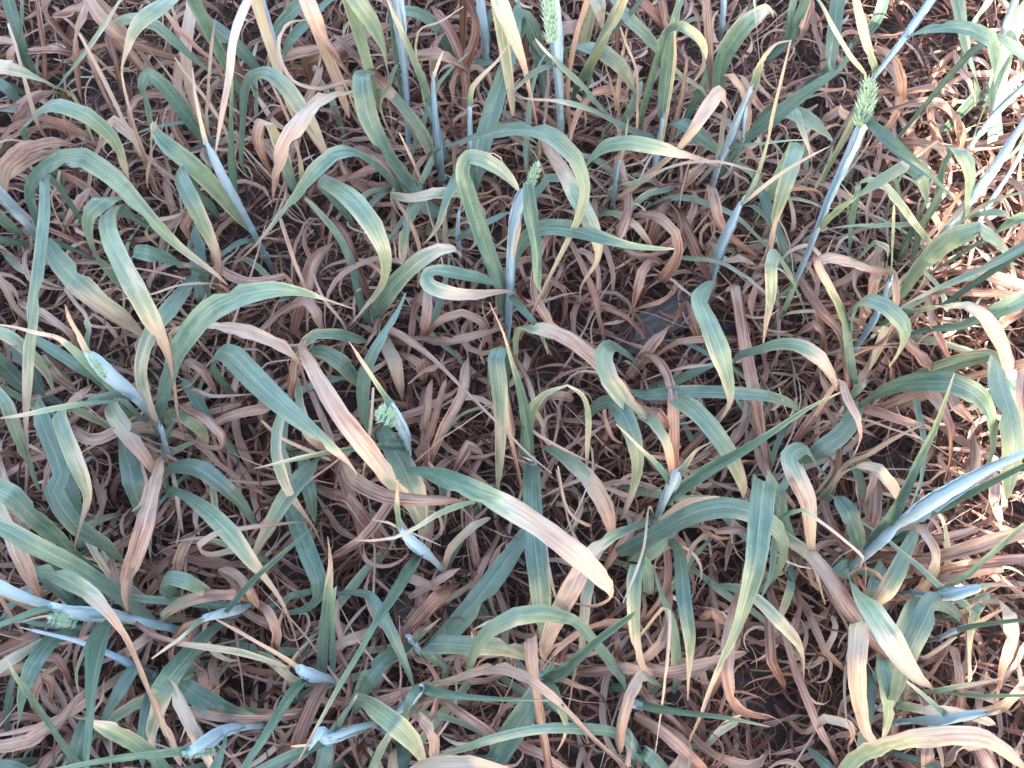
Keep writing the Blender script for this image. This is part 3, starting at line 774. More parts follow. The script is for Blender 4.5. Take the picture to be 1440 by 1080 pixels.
L 895 510 8 10 0|875 495 14 16 0|855 488 20 22 .5|848 505 21 27 1.5|857 535 21 28 3|878 562 19 27 3.5|898 578 16 20 4|915 588 13 9 5
L 900 575 6 14 7|925 580 8 16 7|940 600 6 10 7.5
L 885 530 4 16 7.5|905 500 6 18 7|925 475 7 18 6.5
L 930 495 5 6 7.5|955 480 9 10 7.5|990 478 10 12 7.5
L 968 425 7 10 7.5|975 450 8 10 7.5|982 475 5 10 8
L 1030 560 4 10 7.5|1000 600 5 12 7.5|960 640 5 10 7.5
P wheat plant, thick blue stem and small green ear nearest the picture centre above # the thick central blue stem
S 713 490 3 8|716 440 9 12|718 400 14 12|719 360 18 13|724 315 23 17|735 280 27 20|745 258 30 14
E 744 264 29 15|757 228 34 17
F 742 258 31 18 0|746 300 30 24 0|754 345 28 18 0|756 385 26 15 .5|757 400 24 8 .8|761 411 23 3 1
L 722 360 20 4 6.5|729 325 24 7 6.5|733 310 25 3 7
L 722 365 14 14 0|735 340 17 20 0|760 322 20 26 0|800 322 22 26 .2|840 333 23 20 .3|885 345 23 11 1.5|920 349 22 7 2|948 350 22 2 4
L 718 415 14 8 0|732 432 16 12 0|750 452 16 8 .5|764 478 14 4 1|771 498 12 2 6
L 712 445 8 10 0|706 410 12 18 .2|690 365 17 24 .2|672 315 21 27 .3|657 270 25 24 .4|650 240 27 20 .5|658 222 28 22 .8|680 225 29 24 1.5|705 240 28 22 2.5|728 265 25 16 3|735 285 22 8 4
L 702 400 16 12 0|670 390 19 20 0|635 383 21 20 .2|610 380 22 14 .8|598 388 22 20 1.5|604 402 22 22 3|630 412 22 22 5|665 415 20 18 6|695 412 17 12 7|720 411 15 6 7|735 425 12 4 8|750 440 9 3 8
L 660 222 10 16 0|645 245 16 18 0|628 280 18 12 1|618 312 17 8 3|608 330 15 5 5|594 345 13 2 6.5
L 710 455 6 10 0|704 420 10 10 0|699 380 14 8 0
L 720 300 8 8 0|690 310 12 10 0|660 325 14 8 0|645 335 10 10 0
L 775 330 5 8 8|762 345 8 12 7.5|750 400 10 10 7.5|758 430 12 14 7|775 455 11 12 7|790 470 8 8 8
S 646 350 6 8|644 330 10 7|645 300 14 6
P wheat plant, yellow-green drooping leaf over the dark hollow at the picture centre # the yellow leaf over the central hollow
L 762 190 9 8 7|775 212 13 20 7|795 243 17 25 6.5|812 275 20 27 2|830 310 21 26 2.5|842 342 19 20 3|840 368 16 10 4|826 388 13 5 5|817 405 11 4 7|816 425 9 2 7
L 888 305 8 8 8|905 302 12 12 7.5|930 308 15 14 7|950 328 15 16 7|953 352 13 18 7.5|942 378 10 20 7.5|932 395 8 14 8|945 405 6 5 8
L 928 372 6 8 8|915 368 9 12 7.5|903 382 10 16 7|897 405 9 14 7|891 430 7 7 7.5|889 445 6 3 8
L 948 295 6 12 8|968 330 8 16 7.5|985 370 7 16 7.5|997 395 5 10 8
L 938 285 7 16 7.5|925 312 7 18 7.5|915 340 5 14 8
L 802 340 9 7 7.5|815 365 11 9 7.5|830 400 11 10 7.5|840 435 9 9 7.5|850 480 6 5 8
L 740 290 6 10 0|770 250 9 14 .5|790 250 9 12 .5
L 850 300 5 12 .5|870 302 8 12 3|895 318 9 12 5|912 342 7 10 7
L 820 435 4 6 8|850 432 7 10 7.5|880 445 7 8 7.5|905 475 4 6 8
P wheat plant, flat wide dark blade hanging straight down below the picture centre # the dark blade below the centre
L 728 463 12 10 1.5|750 460 16 18 4|785 470 18 22 7|820 490 18 24 7|855 522 16 24 7|885 550 12 16 7.5
F 747 652 8 10 0|742 610 13 20 0|736 570 17 20 0|727 535 20 14 0|718 505 23 7 3|708 470 26 5 6|688 425 29 2 6.5
L 712 560 6 10 0|710 510 14 16 0|704 489 20 20 .3|697 505 21 24 .5|702 545 19 24 1.5|704 600 16 18 4|702 650 12 14 4|700 690 8 6 4
L 705 540 18 14 5|712 590 16 10 6|722 630 13 6 7|735 690 8 5 7.5
L 748 655 8 22 0|748 690 11 26 0|750 740 13 28 .2|755 790 14 32 .4|760 830 13 30 .6|764 870 10 22 1|768 900 7 10 2
L 735 640 7 10 .5|742 600 12 16 .8|750 572 16 15 1|770 552 19 8 3|798 542 20 3 4|818 555 19 7 3|827 585 16 9 2|826 630 12 7 5|825 690 8 3 7
L 865 670 8 2 7.5|795 633 12 4 7|748 605 13 5 7|743 590 12 3 7
L 765 628 7 8 0|790 640 10 18 1|825 670 12 24 4|850 710 11 26 6|860 750 8 14 7|856 775 5 6 7.5
L 765 560 6 12 7|790 556 9 14 6.5|802 560 6 12 7
S 750 660 3 9|750 652 6 12|749 644 8 10
L 750 648 9 4 6|735 643 10 3 6
L 700 475 5 6 7|740 530 8 8 7.5|755 580 8 8 4|765 600 6 7 3
L 830 740 6 5 7|800 720 9 5 6.5|785 655 12 3 7
L 820 780 5 6 7|800 735 8 4 7|782 660 10 4 7
P wheat plant, broad half-tan leaf leaning right, just left of the thick blue stem # the half-tan leaf left of centre
L 530 440 8 16 0|540 420 13 26 .5|562 393 18 30 1.5|590 367 21 28 3|618 351 22 20 4|640 350 21 12 5|646 358 19 6 5
L 520 610 8 18 0|510 570 13 20 0|512 530 17 20 0|525 495 20 18 0|545 462 21 12 0|562 432 21 6 .3|570 412 20 3 .5
L 545 462 10 14 7.5|575 478 14 12 7|610 505 17 7 7|655 550 20 5 7|700 595 22 4 6.5|745 640 23 4 6.5|776 666 23 2 6.5
L 535 440 6 8 7|527 465 9 7 6.5|518 480 9 5 6.5|503 500 6 3 7
L 600 405 8 12 7|601 430 10 15 6.5|597 455 9 18 7|592 475 5 12 8
L 690 500 4 8 7.5|680 455 9 12 7|650 440 11 14 7|620 450 10 12 7|600 475 6 8 7.5
L 590 475 6 8 7|620 480 9 14 7.5|655 475 10 14 7|690 465 9 10 7.5|720 455 6 8 8
L 510 435 4 12 0|497 380 8 12 0|478 335 11 10 .5|450 300 12 8 2.5|430 280 11 5 3
L 520 420 5 10 8|500 370 8 12 8|485 330 9 12 7.5|470 310 8 10 7.5
L 570 500 6 10 7.5|590 510 9 18 7|595 530 5 14 7.5
L 540 480 6 18 4|555 510 8 22 5|562 545 6 14 7
L 640 505 6 10 7|600 520 10 6 7|575 540 12 4 7
L 590 350 8 6 7.5|575 310 12 7 7.5|555 275 13 4 7
P wheat plant, kinked wavy tan leaf crossing a broad cream-green one, left # the kinked wavy leaf on the left
L 188 282 10 16 0|170 278 16 24 0|145 282 20 28 .5|125 300 20 22 1|122 325 17 20 1.5|135 360 12 16 1|165 395 8 14 .5
L 178 300 12 14 0|162 293 18 26 .3|150 305 24 26 .5|155 335 27 26 1.5|172 372 28 27 2.5|192 410 28 29 3|213 450 26 26 4|230 485 23 16 5.5|240 515 20 9 6.5|245 550 17 7 7|250 590 13 5 7|262 620 10 3 7.5
L 70 338 12 10 0|72 350 15 22 0|85 370 18 30 1|112 400 20 32 2.5|145 428 18 28 4|178 450 14 24 5|200 468 9 14 6
L 122 490 14 12 0|124 465 17 10 1|121 445 17 6 6|105 425 16 6 6.5|92 405 14 8 7
L 290 385 7 10 0|262 375 12 20 0|230 363 15 26 0|205 356 17 26 .3|190 354 17 20 .5|186 365 15 10 1
L 312 402 12 8 7|285 398 16 7 6.5|250 402 19 6 6|212 414 21 3 6|168 421 22 1.5 7
L 302 372 8 10 7.5|325 388 10 14 7|355 397 11 14 7|400 388 10 10 7.5|410 400 8 8 7
L 270 345 6 12 7.5|260 320 9 14 7|272 300 10 14 7
L 205 325 10 5 7|220 310 12 7 6.5|245 305 12 6 7|255 300 11 3 7
L 285 420 4 20 0|280 380 5 24 .3|275 345 6 26 .5
L 90 330 5 14 7.5|100 300 8 16 7|115 275 9 14 7|125 265 7 8 7
P wheat plant, broad glossy blue-green leaf sweeping up right, left of the centre # the glossy sweeping leaf
L 222 600 8 16 0|230 560 14 22 .3|243 515 20 30 .4|262 475 25 34 .5|295 438 28 34 .8|340 415 30 32 1|385 407 29 24 1|425 411 26 12 3|460 422 22 4 6|500 435 18 2 6.5
L 280 385 10 10 0|255 412 14 22 .3|235 438 16 26 1|215 462 17 22 2|203 490 17 18 3|197 520 16 18 4|203 555 14 16 5|215 585 12 12 6|226 608 10 8 6
L 240 470 10 6 3|270 460 14 10 5|295 458 17 16 6.5|325 462 19 22 6.5|360 472 20 22 6|395 487 19 20 6.5|415 505 18 8 7
L 226 640 12 8 7|222 665 17 18 7|213 700 20 24 7|203 740 21 26 7|190 780 20 26 7|179 815 17 20 7|178 845 14 10 7|184 868 11 3 7.5
L 152 565 12 20 1|165 590 15 26 3|185 620 16 24 6|205 648 15 18 6.5|220 668 12 8 7
L 228 662 8 14 0|250 655 13 22 0|285 662 17 26 .2|315 685 17 25 .4|340 710 14 18 .4|358 740 9 10 .2
L 238 686 10 8 0|262 698 15 14 .2|295 722 19 24 .8|325 752 21 27 2|350 785 20 20 3|370 810 17 10 5|392 840 14 6 5.5|410 880 11 5 7|425 935 8 3 7.5
L 248 570 8 8 8|265 577 12 12 7.5|292 592 15 14 7|312 612 15 12 7|311 628 13 8 7|290 628 11 7 7|262 615 9 5 7.5
L 270 548 9 5 7|300 557 11 6 7|354 554 11 2 7
L 236 585 7 12 2|262 588 11 18 2|282 605 9 16 2.5|290 625 5 8 6
L 262 510 5 12 7|285 520 8 14 7|300 545 6 10 7.5
L 240 650 5 6 7|248 690 7 7 7|255 740 5 6 7.5
L 335 645 5 10 0|300 600 8 14 0|275 560 9 16 0|262 540 8 12 0
L 290 640 4 10 7|300 690 6 10 3|305 730 5 8 4
S 243 660 3 7|234 630 7 8|226 600 11 8
P wheat plant, swollen blue sheath with a seam of green ear showing, left side # the swollen sheath on the left
S 224 608 5 11|205 575 12 14|190 558 17 16|175 545 20 20|150 525 24 22|130 505 26 16|118 490 27 8
E 148 530 25 9|127 500 29 9
L 128 505 26 10 2|110 470 29 9 5|97 445 31 6 6|91 428 32 2 6.5
L 120 508 24 14 0|95 485 26 9 1|80 475 27 7 5|50 468 28 6 3|20 460 28 4 5|-15 455 28 3 5
L 192 562 18 6 0|165 564 22 8 0|120 568 25 9 .3|75 575 27 9 1.5|35 583 28 6 3|0 588 28 3 6
F 185 560 18 10 0|155 556 21 12 0|125 564 22 6 0
L 40 472 12 10 0|75 492 15 16 0|110 515 14 16 0|145 540 9 10 0
L -10 462 16 16 2|20 478 17 18 3|45 500 15 16 2|65 525 12 10 3|75 548 9 4 4
L 172 600 7 18 0|176 630 11 27 0|186 675 13 32 0|194 705 11 24 .2|198 730 8 10 .5
L 200 645 12 4 6|206 680 15 6 6|198 708 14 5 6|185 719 13 3 6
L 230 590 10 8 7|200 597 13 14 7|165 608 15 18 7|135 618 15 18 7|112 612 13 18 7|104 600 10 12 8
L 95 570 14 10 6.5|108 557 16 14 7|122 545 14 12 7.5
L 30 540 4 20 0|10 520 6 24 0|-10 500 8 22 0
L 20 430 8 8 6.5|5 400 10 12 6|-10 385 11 12 6
L 60 500 6 10 7|80 530 8 14 7|100 545 7 10 7.5
L 60 550 4 12 0|45 520 6 18 0|25 495 7 16 .2
P wheat plant, pale-edged green leaf drooping in folds near the left edge # the folded drooping leaf at left
L 98 572 18 10 1|82 580 21 22 1|88 605 23 24 1.5|102 640 23 24 3|115 672 22 22 2.5|122 698 20 15 4|114 730 16 8 6|106 760 12 6 7|104 778 9 3 7.5
L 172 790 6 12 .5|145 765 10 20 .5|110 742 13 24 .5|88 715 15 27 .3|75 690 16 26 .3|85 668 16 22 .3|80 645 16 24 .2|66 610 17 25 .2|55 580 17 22 .2|52 565 15 14 .2
L -5 545 14 12 1|10 570 15 18 2|22 605 13 18 2|40 650 9 8 .5|55 690 6 4 .5
L 122 745 8 14 3|135 780 9 10 4|155 810 7 8 4|175 835 4 5 5
L 110 740 5 18 0|102 700 8 22 0|95 670 9 20 0|110 655 9 14 .2
L 62 700 5 10 7|65 665 8 12 7|75 640 8 12 7.5
L 110 770 4 14 0|120 740 5 12 0
L 0 640 5 10 7.5|12 690 7 12 7|25 740 6 10 7.5
P wheat plant, two wide green leaves reaching in from the left edge, bowed cream tip # the two wide leaves from the left edge
L 110 785 8 12 .3|80 755 12 22 .5|48 728 16 27 .5|18 698 18 30 .5|-10 682 17 28 1
L 215 875 6 14 0|180 848 10 18 0|140 818 14 20 .3|95 790 18 24 1|50 768 21 27 1.5|15 748 22 26 1.5|-12 735 22 20 1.5
L 52 805 14 14 .3|70 806 19 24 .5|100 818 23 27 1|130 838 25 22 4|155 865 25 14 6|175 893 23 9 6.5|192 930 20 8 7|208 970 17 9 6.5|222 1005 14 16 6|238 1040 11 18 6|250 1070 8 10 6.5
L -5 705 11 18 3|8 735 13 20 6|25 775 13 24 6.5|42 815 11 20 7|58 840 8 8 8
L 185 840 4 12 2|165 815 6 16 2|150 790 6 14 3
L 105 850 4 14 0|75 820 7 20 .2|55 805 8 16 .3
L 215 850 4 8 7|185 830 6 12 3|160 812 6 12 2
P wheat plant, green-yellow ear bulging from a fat blue stem lying across the lower left # the bulging ear at lower left
S 275 890 4 10|215 878 9 12|185 870 11 11|155 865 16 20|120 862 21 20|90 858 24 16|72 852 26 12
E 108 874 21 18|68 868 27 22
L 80 853 25 12 .2|50 860 28 13 .1|15 873 30 10 .2|-15 885 31 8 .3
L 66 866 22 4 5|25 876 24 3 6
F 158 868 17 8 0|148 885 20 30 0|138 915 23 36 0|132 950 25 24 .1|128 990 27 16 .2|125 1040 29 13 .3|122 1090 31 10 .3
L 190 875 12 6 7.5|215 892 14 8 7.5|250 905 15 7 7|290 910 13 9 3|340 918 11 10 3|395 935 8 6 4
L 220 890 6 6 7.5|195 905 7 14 5|172 925 6 14 6
P wheat plant, pale blue stem cut by the left frame edge above a dark leaf # the stem cut by the left edge
S 90 858 16 9|72 852 19 12|40 842 24 13|0 825 28 18|-20 818 30 18
S 215 948 3 9|185 935 6 11|150 918 8 9|110 902 11 7|45 886 14 4
L 92 892 7 14 0|68 905 11 22 0|45 938 13 24 .2|32 975 12 16 .4|27 1010 9 8 1|22 1032 6 3 2
L -10 945 10 18 5|20 925 11 16 4|55 903 9 10 3
L 55 860 6 6 7|20 845 12 6 7|0 835 14 8 6.5|40 903 5 4 7
L 0 870 4 14 0|20 845 6 12 0|45 830 7 10 0
L 10 1025 3 8 0|12 985 6 10 0|20 950 7 8 0
L 60 870 4 16 7.5|45 895 6 20 7|0 915 7 20 7.5
P wheat plant, thin green spear blade and a tan crescent leaf at the lower left # the tan crescent leaf
L 118 1080 8 10 0|95 1055 13 11 .1|68 1015 18 10 .1|40 975 22 9 .2|20 948 25 5 2|9 927 26 2 5
L 122 968 8 12 7|100 992 12 18 7|72 1022 15 22 7|40 1042 16 21 7|5 1050 15 20 7|-20 1048 13 18 7
L 52 1000 6 10 7.5|50 970 9 14 7|58 952 10 14 7|70 958 9 12 7|72 985 6 7 7.5
L 190 935 8 18 0|168 970 9 20 0|145 1010 7 14 0
L 60 925 5 10 7.5|80 925 8 12 7|92 945 7 10 7.5|100 965 4 6 8
L 105 1090 4 20 0|110 1050 6 22 .2|118 1020 6 18 .3
L -10 1075 6 16 1|20 1078 7 14 .5|50 1088 5 8 .5
P wheat plant, bent blue sheath and pale dry pointed leaf, lower left middle # the bent sheath with the dry point
S 352 850 4 8|335 858 9 14|315 862 13 16|292 868 17 12|283 872 18 7
L 286 870 18 8 .2|268 885 21 8 1|250 900 23 6 5|213 926 25 3 6
F 318 862 14 8 0|333 845 18 12 0|355 818 22 11 0|385 790 25 9 .1|420 760 28 6 .3|443 738 30 2 .6
L 228 870 7 10 3|252 850 11 17 5|290 838 14 18 7|330 836 14 16 7|350 842 11 10 7.5
L 258 842 6 14 0|238 832 10 18 .2|228 820 14 18 .3|240 812 17 20 .4|265 818 17 22 1|288 830 14 17 3|300 838 11 6 6
L 310 800 10 10 7|332 808 13 14 6.5|350 830 14 16 7|360 850 11 13 7
L 362 848 9 10 8|378 862 11 14 7|388 885 10 15 7|388 907 7 14 7.5
L 300 885 8 14 0|270 915 12 26 .1|245 945 15 32 .2|228 972 17 32 1.5|222 1000 14 24 4|213 1030 10 18 4|215 1060 7 6 5
L 250 955 10 10 1|243 965 18 18 3|250 985 20 18 5|268 1020 20 18 5.5|285 1055 18 18 5.5|298 1085 15 14 6
L 250 955 8 10 .2|268 972 11 28 .3|300 992 11 30 .4|335 1002 9 14 .3|360 1006 7 4 .3
L 415 1008 7 6 8|375 1010 9 8 7.5|330 1010 11 12 7.5|290 1005 11 14 7|255 995 9 12 7
L 430 735 12 2 7|385 738 16 6 7|340 743 19 8 6.5|300 752 21 9 6.5|279 767 21 10 6.5|285 779 19 12 6|310 779 16 13 6|335 772 13 14 6|355 762 9 10 7
L 255 815 5 10 7|252 785 9 15 6.5|260 765 10 16 7|275 750 8 12 7
L 345 860 5 10 6.5|365 872 6 12 7|385 880 5 10 7.5
L 275 920 4 10 7.5|285 950 6 14 7|290 975 5 12 7.5
L 300 930 5 12 7.5|302 960 7 13 7|304 985 4 12 7.5
P wheat plant, pale swollen sheath with a knotted ear near the bottom left corner # the knotted ear at bottom left
S 364 1020 4 10|340 1022 9 13|310 1030 15 22|285 1045 20 22|268 1056 23 16
E 302 1054 17 20|256 1059 24 16
L 265 1055 23 12 .2|225 1060 26 12 .2|170 1066 29 10 .3|110 1076 32 7 .5|50 1088 34 4 1
L 318 1032 16 8 0|314 1050 20 18 0|305 1075 23 18 0|296 1100 25 12 0
L 245 1085 8 10 .2|215 1062 13 18 .3|185 1042 18 26 .8|155 1026 21 22 2|135 1019 22 12 4.5|120 1012 23 2 6
L 212 970 6 14 0|204 1010 8 16 0|200 1060 7 14 0
L 170 1000 3 10 7|172 980 5 12 7|176 960 5 10 7
P wheat plant, pale blue stem bent to a stout green ear, left of centre # the stout bent ear left of centre
S 575 665 5 8|574 635 11 12|570 610 16 17|560 588 21 16|550 570 25 12
E 556 590 23 24|529 578 30 27
L 552 572 24 12 .5|540 555 27 8 1|520 525 31 6 4|503 500 34 6 5.5|490 480 36 2 6
F 574 632 12 10 0|540 628 17 14 0|500 632 21 10 .2|460 637 24 9 1|420 645 26 8 2.5|385 653 27 5 4|358 659 27 2 6
L 570 620 13 12 0|545 622 18 8 0
L 592 742 10 8 2|572 705 16 16 4|545 668 21 26 5|515 630 25 28 6|480 585 27 28 6|452 540 27 24 6|435 510 25 20 6.5|424 490 23 16 7|426 478 20 10 7
L 535 600 7 18 0|552 630 11 28 .3|568 660 14 36 1.5|582 690 14 34 3.5|592 720 11 22 4|594 755 7 8 3
L 575 658 14 10 0|600 665 18 22 0|640 678 23 30 .3|690 700 27 33 1.5|730 722 29 33 5|775 752 30 34 6|815 783 30 34 6|845 812 27 26 6|858 830 24 16 6.5|853 845 21 8 7|830 852 18 5 7.5|800 845 15 3 7.5|770 835 13 2 7
L 480 645 13 10 8|488 662 17 20 7|505 680 20 24 7|540 697 21 22 7|590 703 21 17 7|630 703 19 14 7|660 706 16 5 7.5
L 668 706 16 6 .5|640 713 20 10 .5|612 725 24 8 2|585 742 27 6 4|555 756 29 5 5|525 760 29 4 5.5|500 760 29 2 6
L 585 640 5 10 7|605 610 8 12 7|615 575 10 10 7.5|625 540 10 8 7
L 605 645 5 12 7.5|612 630 7 12 7|625 600 9 14 7|650 555 10 16 7|655 520 9 16 7
L 595 620 5 10 7|600 580 9 12 7|605 545 10 10 7
L 510 680 14 3 7|516 640 18 4 6.5|522 590 21 5 6.5|525 545 22 4 6.5
L 600 545 4 10 7.5|595 580 6 14 7|597 620 7 14 7.5|600 655 5 10 8
L 660 700 3 12 7.5|662 745 5 14 7|670 790 5 12 7.5
L 605 700 3 12 7|605 740 6 12 6.5|602 775 4 8 7
L 680 640 5 12 7|660 625 9 16 7|645 650 9 16 7.5|635 670 5 10 8
P wheat plant, long dark strap leaf and narrow striped hanging blades, left of centre # the long dark strap leaf
L 300 520 12 12 0|308 495 20 24 0|325 500 22 34 .2|355 530 24 36 .3|395 568 26 30 .4|430 598 27 22 .8|465 628 26 14 3|490 652 24 7 6|502 668 23 3 6.5
L 402 570 14 14 .5|390 600 17 18 2|388 635 17 17 2|395 665 16 16 3|408 695 14 12 4|425 720 11 8 6|443 745 8 4 7|460 782 5 2 7.5
L 405 575 10 8 .5|400 620 12 8 1|405 665 11 9 2|412 690 8 6 3
L 418 535 12 10 3|422 570 15 13 3|430 600 14 18 3.5|450 625 10 16 6|470 635 7 8 7
L 448 645 10 18 .5|425 670 13 26 .5|400 703 14 24 1|378 740 13 18 3|360 775 10 12 4|350 800 7 5 4
L 425 640 6 16 0|435 690 8 20 0|440 720 6 12 0
L 402 700 7 18 0|418 740 10 24 .2|436 785 12 26 .3|448 815 12 24 .3|446 842 10 14 .2|425 858 8 10 .2|395 862 5 5 .2
L 440 830 7 10 .3|410 838 9 10 .3|374 857 7 5 .5
L 416 505 18 10 7|410 530 15 16 7.5|407 560 11 12 8
L 295 598 8 10 7.5|330 583 11 14 7|365 575 12 16 7|395 570 10 12 7.5
L 370 593 16 3 6.5|395 615 15 5 6.5|430 632 12 6 6.5|460 645 8 6 7
L 420 500 8 10 2|430 480 11 14 2.5|445 470 12 14 1|475 470 10 16 .5|505 478 7 12 .3
L 435 500 6 12 1|455 495 10 20 .8|480 510 10 24 .8|500 535 6 16 1.5
L 360 475 8 6 7|395 440 10 12 7.5|430 425 12 14 7|445 440 12 14 7|455 475 8 8 7.5
L 420 440 5 16 8|432 400 8 20 7.5|440 370 9 20 7.5|460 350 8 14 7.5
L 430 410 9 5 8|415 370 12 6 7.5|395 310 14 6 7.5
L 485 460 8 4 7|455 420 11 5 7|440 385 12 3 7
L 380 520 5 10 8|375 550 6 12 7.5|372 590 4 10 8
L 365 600 5 16 7.5|372 560 7 16 7.5|385 540 8 12 7.5
L 430 540 5 8 7|450 580 8 10 7|465 615 9 10 7|470 650 6 8 7.5
L 470 640 5 16 7|490 690 8 18 7.5|505 740 7 12 7.5|508 790 4 6 8
L 455 690 5 14 7.5|490 700 8 18 7|520 740 7 22 7.5|545 780 4 10 8
P wheat plant, small pale blue forked stem over a long folded green blade # the small forked stem
S 628 808 4 8|605 783 11 11|590 772 16 18|575 760 19 16|563 745 21 8
L 562 745 21 8 0|559 715 25 8 1|559 690 28 5 6|561 674 30 2 6.5
L 563 744 20 4 6|545 735 22 4 6.5|522 731 22 2 7
L 565 744 20 3 6|590 754 22 3 6.5|620 767 23 2 7
F 596 775 13 10 0|578 800 18 22 0|555 838 22 20 0|530 875 25 12 .3|505 920 28 11 .3|480 960 30 9 1|455 1005 31 6 3|420 1070 31 3 5
L 470 835 6 8 0|495 833 10 8 0|520 838 13 14 .2|537 862 14 18 .3|553 895 13 16 .3|572 940 10 10 .3|583 970 7 4 .3
L 605 915 5 22 .3|635 885 7 28 .3|672 842 9 30 .3|708 795 10 28 .2|738 752 10 20 .2
L 625 800 6 8 6.5|635 770 10 12 5|665 740 12 12 4|685 730 10 6 4
L 560 905 5 14 7.5|590 865 8 22 7.5|615 840 9 22 7.5|640 825 6 14 8
L 575 840 4 8 7|610 820 7 12 7|635 805 8 10 7
L 475 930 5 8 7|480 900 8 10 7|472 870 9 10 7|475 845 8 8 7
L 465 930 5 8 6.5|480 905 8 16 6|505 895 8 16 6|520 885 6 10 6.5
L 570 810 6 12 6.5|590 818 8 14 6.5|620 828 6 10 7
P wheat plant, twin upright blades tipped rust with a blue fork at their foot # the rust-tipped twin blades
S 472 956 6 9|452 952 11 13|432 948 16 20|420 940 18 14
L 452 950 8 16 0|455 900 14 16 0|460 850 20 14 .5|464 815 24 12 4.5|466 790 26 10 6|461 755 28 2 6.5
L 468 950 8 10 0|468 890 13 8 0|470 830 18 7 2
L 418 938 18 8 4|400 925 21 6 6|360 902 24 5 6|330 885 25 5 6|303 871 26 3 6
F 432 955 16 8 0|415 970 19 18 0|395 1000 22 16 .2|370 1040 25 14 .2|340 1085 27 10 .3
L 458 958 5 16 8|440 990 6 20 7.5|425 1025 6 20 7.5|410 1065 5 18 8
L 412 955 5 10 3|390 935 8 14 3|370 922 7 10 3
L 340 1010 5 10 7.5|380 1005 7 12 7|425 1000 6 10 7.5
P wheat plant, pale blue split sheaths and a broad yellow-green leaf at the bottom # the split sheaths at the bottom
S 525 1018 6 10|497 1025 12 12|478 1033 16 14|465 1036 18 10
S 500 1030 8 9|462 1038 16 18|450 1030 18 18|440 1045 19 8
L 470 1034 14 8 0|482 1008 19 8 .3|495 988 23 6 .5|502 977 25 2 5
L 440 1048 18 4 6|410 1049 20 4 6.5
L 470 1040 10 8 0|440 1050 14 14 .2|405 1065 16 16 .3|360 1085 17 12 .5
L 497 992 10 12 .3|505 984 16 22 .5|525 995 21 27 2|555 1018 23 30 3|578 1040 21 26 3|593 1065 17 12 3|600 1080 14 5 4
L 582 902 6 8 0|565 915 9 14 0|540 928 12 22 0|520 950 13 27 0|506 978 11 20 .2|500 1000 8 8 .2
L 582 902 8 8 1|597 888 12 7 3|620 869 16 2 6
S 595 925 3 8|582 903 7 10|574 895 9 8
L 520 1090 10 10 2|535 1055 15 12 1|550 1025 17 8 4|545 1010 16 4 4
L 445 1095 6 20 .2|455 1060 8 26 .3|460 1045 8 18 .3
L 575 1005 6 8 6.5|590 1008 11 16 6|607 1030 11 17 6|610 1062 7 14 6.5
P wheat plant, small hooked blue sheath and a long tan arch, bottom centre # the small hooked blue sheath
S 540 1025 6 8|562 1000 11 10|580 982 16 18|592 968 19 14
L 592 966 19 10 0|578 980 21 14 0|571 1000 20 9 1|573 1026 17 4 4
F 594 968 18 14 0|620 975 21 18 0|655 980 24 10 0|700 983 27 7 0|745 984 29 4 1|773 985 30 2 5
L 605 963 10 8 3|640 955 15 10 5|675 943 19 14 6.5|710 940 22 18 6.5|745 955 23 16 6.5|775 978 22 12 6.5|800 1002 20 8 6.5|835 1040 16 9 7|885 1085 11 8 7
L 628 942 6 10 0|612 925 10 18 0|602 908 13 24 .3|620 906 15 27 .5|660 908 16 27 1|700 910 15 25 3|730 918 12 20 3|755 930 8 10 2
L 690 1075 5 30 0|715 1040 8 34 .2|740 1000 10 32 .2|762 960 10 24 0
L 560 1095 14 20 5|610 1076 19 24 5.5|660 1074 21 24 5.5|710 1085 19 20 6
L 620 985 5 10 7|650 1005 7 14 7|690 1030 6 12 7.5
L 570 1050 4 30 .2|555 1090 5 30 .2
L 548 1000 8 4 6|547 975 10 3 6.5
P wheat plant, arched green-yellow leaf crossing a long straight blade at bottom centre # the green-yellow arch at bottom centre
S 748 942 5 8|762 952 11 12|776 966 15 14|785 980 17 10
F 765 958 13 14 0|790 945 18 24 0|812 925 22 18 0|835 905 25 13 .2|865 882 28 12 .3|888 865 30 8 1|901 851 31 2 6.5
L 765 955 14 12 0|778 972 19 16 .2|787 992 21 12 .5|796 1020 19 7 3|793 1038 17 5 5|783 1057 14 3 6
L 746 897 20 20 6.5|748 930 19 20 6.5|755 975 17 13 7|763 1030 14 14 7|772 1085 10 15 7.5
L 880 965 6 14 0|862 935 11 16 0|838 905 16 15 .3|810 875 20 16 .3|790 868 22 20 .8|762 863 24 26 1|725 867 26 26 1.5|690 885 25 22 1.5|670 910 22 17 1.5|660 935 18 13 1.5|657 955 15 4 1.5
L 663 888 19 2 6.5|680 878 21 4 6|700 868 20 3 5
L 885 1045 7 14 0|862 1030 12 15 0|820 1025 17 16 .1|775 1024 20 14 .3|730 1030 21 13 1.5|690 1040 21 13 2.5|650 1053 19 10 1.5|612 1064 17 3 2
L 832 800 9 14 2|824 840 11 16 4|821 880 9 14 4|818 915 6 8 4
L 730 1045 6 14 7.5|760 1060 8 14 7|800 1085 7 12 7.5
L 840 945 6 14 7|880 940 8 16 7|930 948 7 12 7
L 860 880 5 8 7|868 900 7 10 7|866 930 4 8 7.5
L 905 1075 4 16 0|890 1050 6 20 0|882 1030 7 12 0
P wheat plant, rolled blue-green blade pointing right and a bowed grey-tan leaf, bottom # the bowed grey-tan leaf
S 876 996 5 7|893 990 11 12|906 992 14 13
F 898 990 13 14 0|925 997 18 14 0|965 1003 22 9 .1|1010 1008 25 7 .8|1050 1015 27 5 3|1083 1022 28 2 6
